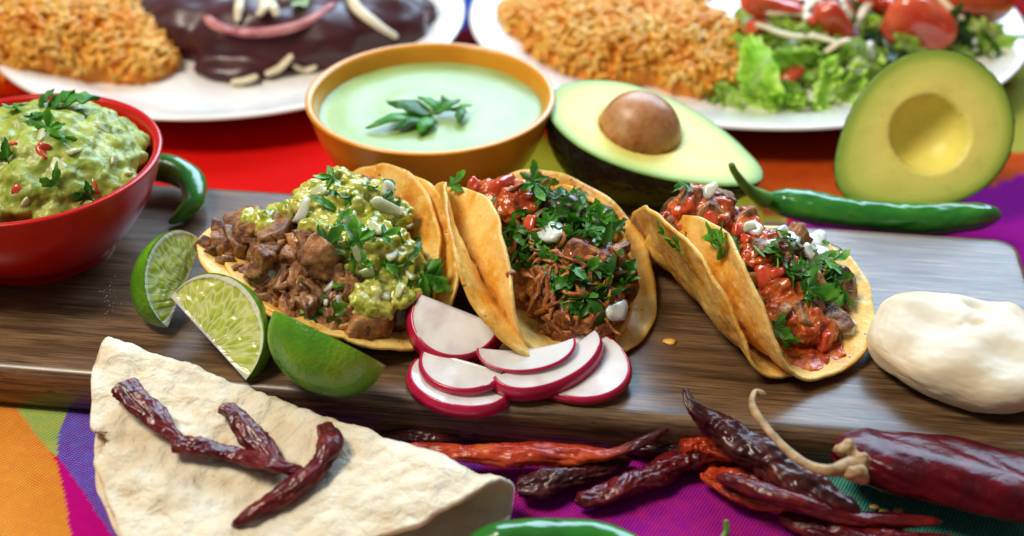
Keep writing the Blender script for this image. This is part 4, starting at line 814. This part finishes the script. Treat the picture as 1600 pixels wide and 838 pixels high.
RR = rice('mound of orange rice beside the salad on the oval plate', [(P(960, 70, 1.2), (5.8, 5.2, 2.6)), (P(860, 40, 1.0), (3.6, 4.2, 1.6)), (P(1050, 80, 1.2), (4.6, 4.2, 2.5)), (P(960, -10, 1.2), (6.2, 5., 3.0)), (P(1090, 120, 1.0), (2.8, 2.4, 1.6)), (P(900, 85, 1.0), (3.0, 2.6, 1.2))], 3000, .95, 4)
random.seed(11)
# ------------------------------------------------------------------ enchiladas under mole
V, F = fuse([(P(330, 45, 1.6), (4.3, 3.0, 2.3)), (P(260, 30, 1.6), (3., 2.0, 1.6)), (P(225, 20, 1.6), (2., 1.2, 1.)), (P(400, 60, 1.6), (4.6, 3.2, 2.4)), (P(480, 60, 1.6), (4.8, 3.2, 2.4)), (P(560, 45, 1.6), (4.4, 3.2, 2.4)), (P(610, 25, 1.6), (3.2, 2.6, 1.8)), (P(470, 0, 1.6), (8, 4, 3)), (P(330, 0, 1.6), (5, 3.6, 2.8)), (P(370, 105, 1.0), (2.8, 1.6, .7))], .2, 6)
V = V+normals(V, F)*(.35*fbm(V, .3, 2, 2.))[:, None]; V[:, 2] = np.maximum(V[:, 2], .78); MO = bvh(V, F)
tag(obj('mole_enchiladas', V, F, M['mole']), 'enchiladas covered in dark glossy mole sauce on the round plate', 'enchiladas')
def strand(name, pts, r, mat, label, cat, group, trees, lift=.1, flat=.6):
    sp = []
    for x, y in pts:
        h = hit(x, y, trees)
        sp.append(h[0]+h[1]*lift if h is not None else P(x, y, 3))
    V, F = tube(sp, [r*.7, r, r, r*.7], 12, flat, .15, n=30, seed=random.random()*9); tag(obj(name, V, F, mat), label, cat, group)
PLT = bvh([(-90, -90, .9), (90, -90, .9), (90, 90, .9), (-90, 90, .9)], [(0, 1, 2, 3)])
gg = 'strips on the mole'
strand('onion_strip', [(322, 28), (345, 45), (400, 52), (470, 40), (525, 8)], .42, M['pinko'], 'long curved pink onion strip across the dark mole', 'onion strip', gg, [MO])
strand('onion_strip', [(380, -8), (376, 12), (374, 38)], .28, M['strip'], 'straight white strip hanging down over the pink onion', 'onion strip', gg, [MO], .3)
strand('onion_strip', [(408, -8), (412, 15), (404, 28)], .30, M['strip'], 'white strip forming one side of the forked pair on the mole', 'onion strip', gg, [MO], .3)
strand('onion_strip', [(416, -6), (424, 15), (432, 30)], .28, M['strip'], 'white strip forming the far side of the forked pair on the mole', 'onion strip', gg, [MO], .3)
strand('onion_strip', [(545, -8), (560, 18), (590, 42), (620, 58)], .38, M['strip'], 'large pale strip sloping down the end of the enchiladas nearest the yellow bowl', 'onion strip', gg, [MO], .2)
strand('onion_strip', [(415, 122), (435, 108), (458, 86)], .32, M['strip'], 'pale strip slanting up from the lower edge of the mole', 'onion strip', gg, [MO, PLT], .2)
strand('onion_strip', [(362, 127), (382, 124), (402, 120)], .34, M['strip'], 'short pale strip at the lower edge of the mole', 'onion strip', gg, [MO, PLT], .2)
strand('onion_strip', [(458, 98), (475, 106), (496, 108)], .30, M['strip'], 'short pale strip running behind the rim of the yellow bowl', 'onion strip', gg, [MO, PLT], .2)
h = hit(482, 4, [MO]); V, F = cil_leaf(9); V = V*2.0; tag(obj('herb_leaf', V@np.array(V3(h[1]).to_track_quat('Z', 'Y').to_matrix()).T+h[0]+h[1]*.3, F, M['lettuce']), 'bright green leaf on top of the mole', 'leaf')
# ------------------------------------------------------------------ salad
def lettuce_mesh(seed):
    r = random.Random(seed); n_ = 26; V = []
    for i in range(n_):
        for j in range(n_):
            u, v = i/(n_-1)*2-1, j/(n_-1)*2-1; q = math.sqrt(1-.5*v*v), math.sqrt(1-.5*u*u); x, y = u*q[0], v*q[1]
            rd = math.hypot(x, y); z = .55*noise.noise(Vector((x*1.3+seed*3, y*1.3, 1)))+.28*rd*noise.noise(Vector((x*4+seed, y*4, 4)))+.35*x*x*r.choice((1, 1))
            V.append((x*1.45, y*.62*(1+.2*noise.noise(Vector((x*3, seed, 0)))), z+.16*rd*math.sin(math.atan2(y, x)*13+seed)+.5*y*y))
    me = mesh_data('lettuce_leaf', V, grid_faces(n_, n_), M['lettuce']); return me
LET = [lettuce_mesh(i) for i in range(6)]
sl = [('crinkled lettuce piece at the low end of the salad next to the rice', 1130, 140, 1.2, 1.2), ('tall folded lettuce piece rising at the front of the salad', 1195, 118, 3.0, 2.3), ('bright green curled lettuce edge beside the tall folded piece', 1232, 88, 3.4, 1.7), ('pale lettuce rib at the very front of the salad', 1282, 135, 2.2, 1.6),
      ('flat dark green lettuce scrap under the tall folded piece', 1215, 155, 1.3, 1.5), ('lettuce piece tucked in behind the empty avocado half', 1335, 105, 2.6, 1.7), ('yellowish lettuce scrap on the plate rim at the front', 1190, 160, 1.1, 1.3), ('small light lettuce piece between pale rib and avocado', 1322, 140, 1.5, 1.5), ('pale lettuce core near the rice', 1165, 85, 2.8, 1.5),
      ('lettuce leaf under the far tomato', 1240, 60, 3.6, 1.8), ('lettuce leaf draped on the far end of the salad', 1545, 80, 2.2, 2.0), ('light lettuce scrap on the far rim of the oval plate', 1590, 70, 1.6, 1.2), ('lettuce leaf below the large tomato wedge', 1420, 95, 2.4, 1.8), ('green lettuce leaf against the rice edge', 1140, 160, .95, 1.1), ('low lettuce leaf in the middle of the salad front', 1255, 158, 1.2, 1.4)]
for i, (lb, x, y, z, s_) in enumerate(sl):
    z = .9+(z-.9)*.62; s_ *= .80
    o = place('lettuce_leaf', LET[i % 6], None, P(x, y, z), nrm(np.array([random.uniform(-.8, .8), -.9, random.uniform(-.1, 1.2)])), random.uniform(0, 6.28), s_); tag(o, lb, 'lettuce leaf', 'lettuce leaves in the salad')
V, F = fuse([(P(1230, 60, 1.4), (4.4, 3.6, 1.7)), (P(1340, 50, 1.4), (4.8, 4., 2.2)), (P(1440, 50, 1.4), (4.6, 4., 1.9)), (P(1300, 110, 1.), (3.6, 2.2, 1.2)), (P(1500, 70, 1.2), (2.6, 2.6, 1.2))], .25, 3); V = V+normals(V, F)*(.5*fbm(V, .8, 3, 2.))[:, None]; V[:, 2] = V[:, 2].clip(.8); SA = bvh(V, F)
sb = tag(obj('salad_bed', V, F, M['lettuce']), 'bed of shredded lettuce and vegetable bits under the tomatoes on the oval plate', 'salad')
for x, y in scatter([(1130, 60), (1230, 20), (1400, 0), (1540, 30), (1560, 90), (1420, 120), (1300, 150), (1180, 140)], 70, 12):
    h = hit(x, y, [SA])
    if h is None: continue
    k = random.random(); me, s_ = (random.choice(LET), random.uniform(.4, .85)) if k < .45 else (random.choice(ONION), random.uniform(.8, 1.3)) if k < .68 else (random.choice(TOM), random.uniform(.9, 1.5)) if k < .84 else (random.choice(FULL), random.uniform(1., 1.6))
    place(me.name.split('.')[0], me, sb, h[0]+h[1]*.45*s_, nrm(h[1]+rng.normal(0, .6, 3)), random.uniform(0, 6), s_)
def blob(name, label, cat, x, y, rad, mat, group=None, seed=1., lift=.6, e=2.6, yaw=0.):
    h = hit(x, y, [SA, PLT]); V, F = ICO[4]; V = V@np.array(Matrix.Rotation(seed, 3, 'X')).T; V = V/((np.abs(V)**e).sum(1)**(1/e))[:, None]*np.array(rad); V = V*(1+.12*fbm(V, .5, 2, seed))[:, None]
    V = V@np.array(Matrix.Rotation(yaw, 3, 'Y')).T; tag(obj(name, V+h[0]+np.array([0, -.2, lift]), F, mat), label, cat, group)
tg = 'tomato pieces in the salad'
blob('tomato_piece', 'largest red tomato wedge, in the middle of the salad', 'tomato', 1432, 58, (2.1, 1.3, 1.5), M['tomato'], tg, 1., .9, 3.4, .5)
blob('tomato_piece', 'red tomato wedge with a pointed lower end in the salad', 'tomato', 1302, 55, (.8, .8, 1.6), M['tomato'], tg, 2., .7, 4., -.6)
blob('tomato_piece', 'red tomato chunk next to the rice edge', 'tomato', 1205, 25, (1.9, 1.0, .7), M['tomato'], tg, 3., .7, 4., .3)
blob('tomato_piece', 'small red tomato chunk at the far side of the salad', 'tomato', 1345, 15, (1.0, .8, .6), M['tomato'], tg, 4., .7, 4., -.4)
blob('roasted_tomato', 'round orange-brown roasted tomato at the end of the salad', 'tomato', 1520, 12, (2.3, 2.0, 2.0), M['redball'], None, 5., 1., 2.1)
gq = 'cheese strips over the salad'
for pts, lb in [([(1185, 55), (1230, 62), (1270, 75), (1310, 85)], 'wide pale cheese strip lying over the lettuce front'), ([(1262, 48), (1275, 25), (1300, 8), (1320, -5)], 'cheese strip rising toward the far side between two tomatoes'), ([(1375, 15), (1400, 25), (1425, 38), (1448, 52)], 'cheese strip lying over the largest tomato'), ([(1455, -5), (1478, 15), (1505, 45)], 'cheese strip between the largest tomato and the roasted tomato'),
                ([(1210, 35), (1240, 42), (1262, 55)], 'short cheese strip near the tomato by the rice'), ([(1330, 45), (1352, 25), (1370, 5)], 'cheese strip beside the dark leaf in the salad'), ([(1395, 75), (1415, 88), (1418, 100)], 'short white strip below the largest tomato'), ([(1300, 100), (1320, 92), (1345, 85)], 'pale strip lying low on the front lettuce'), ([(1235, 0), (1262, 12), (1290, 15)], 'cheese strip at the far side near the rice')]:
    strand('cheese_strip', pts, .30, M['strip'], lb, 'cheese strip', gq, [SA], 1.1, .6)
for x, y, lb in ((1236, 28, 'purple cabbage shred near the rice side of the salad'), (1332, 52, 'purple cabbage shred beside the dark leaf'), (1308, 5, 'purple cabbage shred at the far side')): strand('cabbage_shred', [(x-14, y-4), (x, y), (x+14, y+6)], .25, M['cabbage'], lb, 'cabbage shred', 'cabbage shreds in the salad', [SA], .9)
for x, y, lb, s_ in ((1370, 75, 'large dark green leaf in the middle of the salad', 2.1), (1500, 88, 'dark green leaf beside the roasted tomato', 2.0), (1262, 32, 'small dark herb leaf on the cheese strips', 1.0), (1300, 15, 'green herb leaf at the far side of the salad', 1.0), (1350, 40, 'green herb leaf on top of the salad', 1.2)):
    h = hit(x, y, [SA, PLT]); V, F = cil_leaf(int(x), 4, .8); V = V*s_; u = nrm(np.array([.1, -.6, .8])); tag(obj('herb_leaf', V@np.array((V3(u).to_track_quat('Z', 'Y') @ Quaternion((0, 0, 1), random.uniform(0, 6))).to_matrix()).T+h[0]+np.array([0, 0, 1.0]), F, M['darkleaf']), lb, 'leaf', 'herb leaves in the salad')

# ------------------------------------------------------------------ small bits
def crumb(x, y, r, mat, lb, cat, z=2.05):
    V, F = ICO[2]; V = V*np.array([r*1.4, r, r*.5]); V = V*(1+.3*fbm(V, 4, 2, x))[:, None]+P(x, y, z); tag(obj(cat, V, F, mat), lb, cat)
crumb(1046, 534, .20, M['corn'], 'small yellow tortilla crumb on the board between two tacos', 'crumb')
crumb(1252, 352, .16, M['verde'], 'small green salsa drop on the board behind the last taco', 'drop')
n = N('water_drop'); n.set(Roughness=.05, Transmission_Weight=1., IOR=1.33); parts = []
for _ in range(34):
    x = random.gauss(172, 9); y = random.uniform(430, 505); r = random.uniform(.015, .032); V, F = ICO[1]; parts.append((V*np.array([r, r, r*.6])+P(x, y, 2.02), F))
V, F = join(parts); tag(obj('water_droplets', V, F, n.m), 'scatter of tiny water droplets on the board below the red bowl', 'droplets', None, 'stuff')
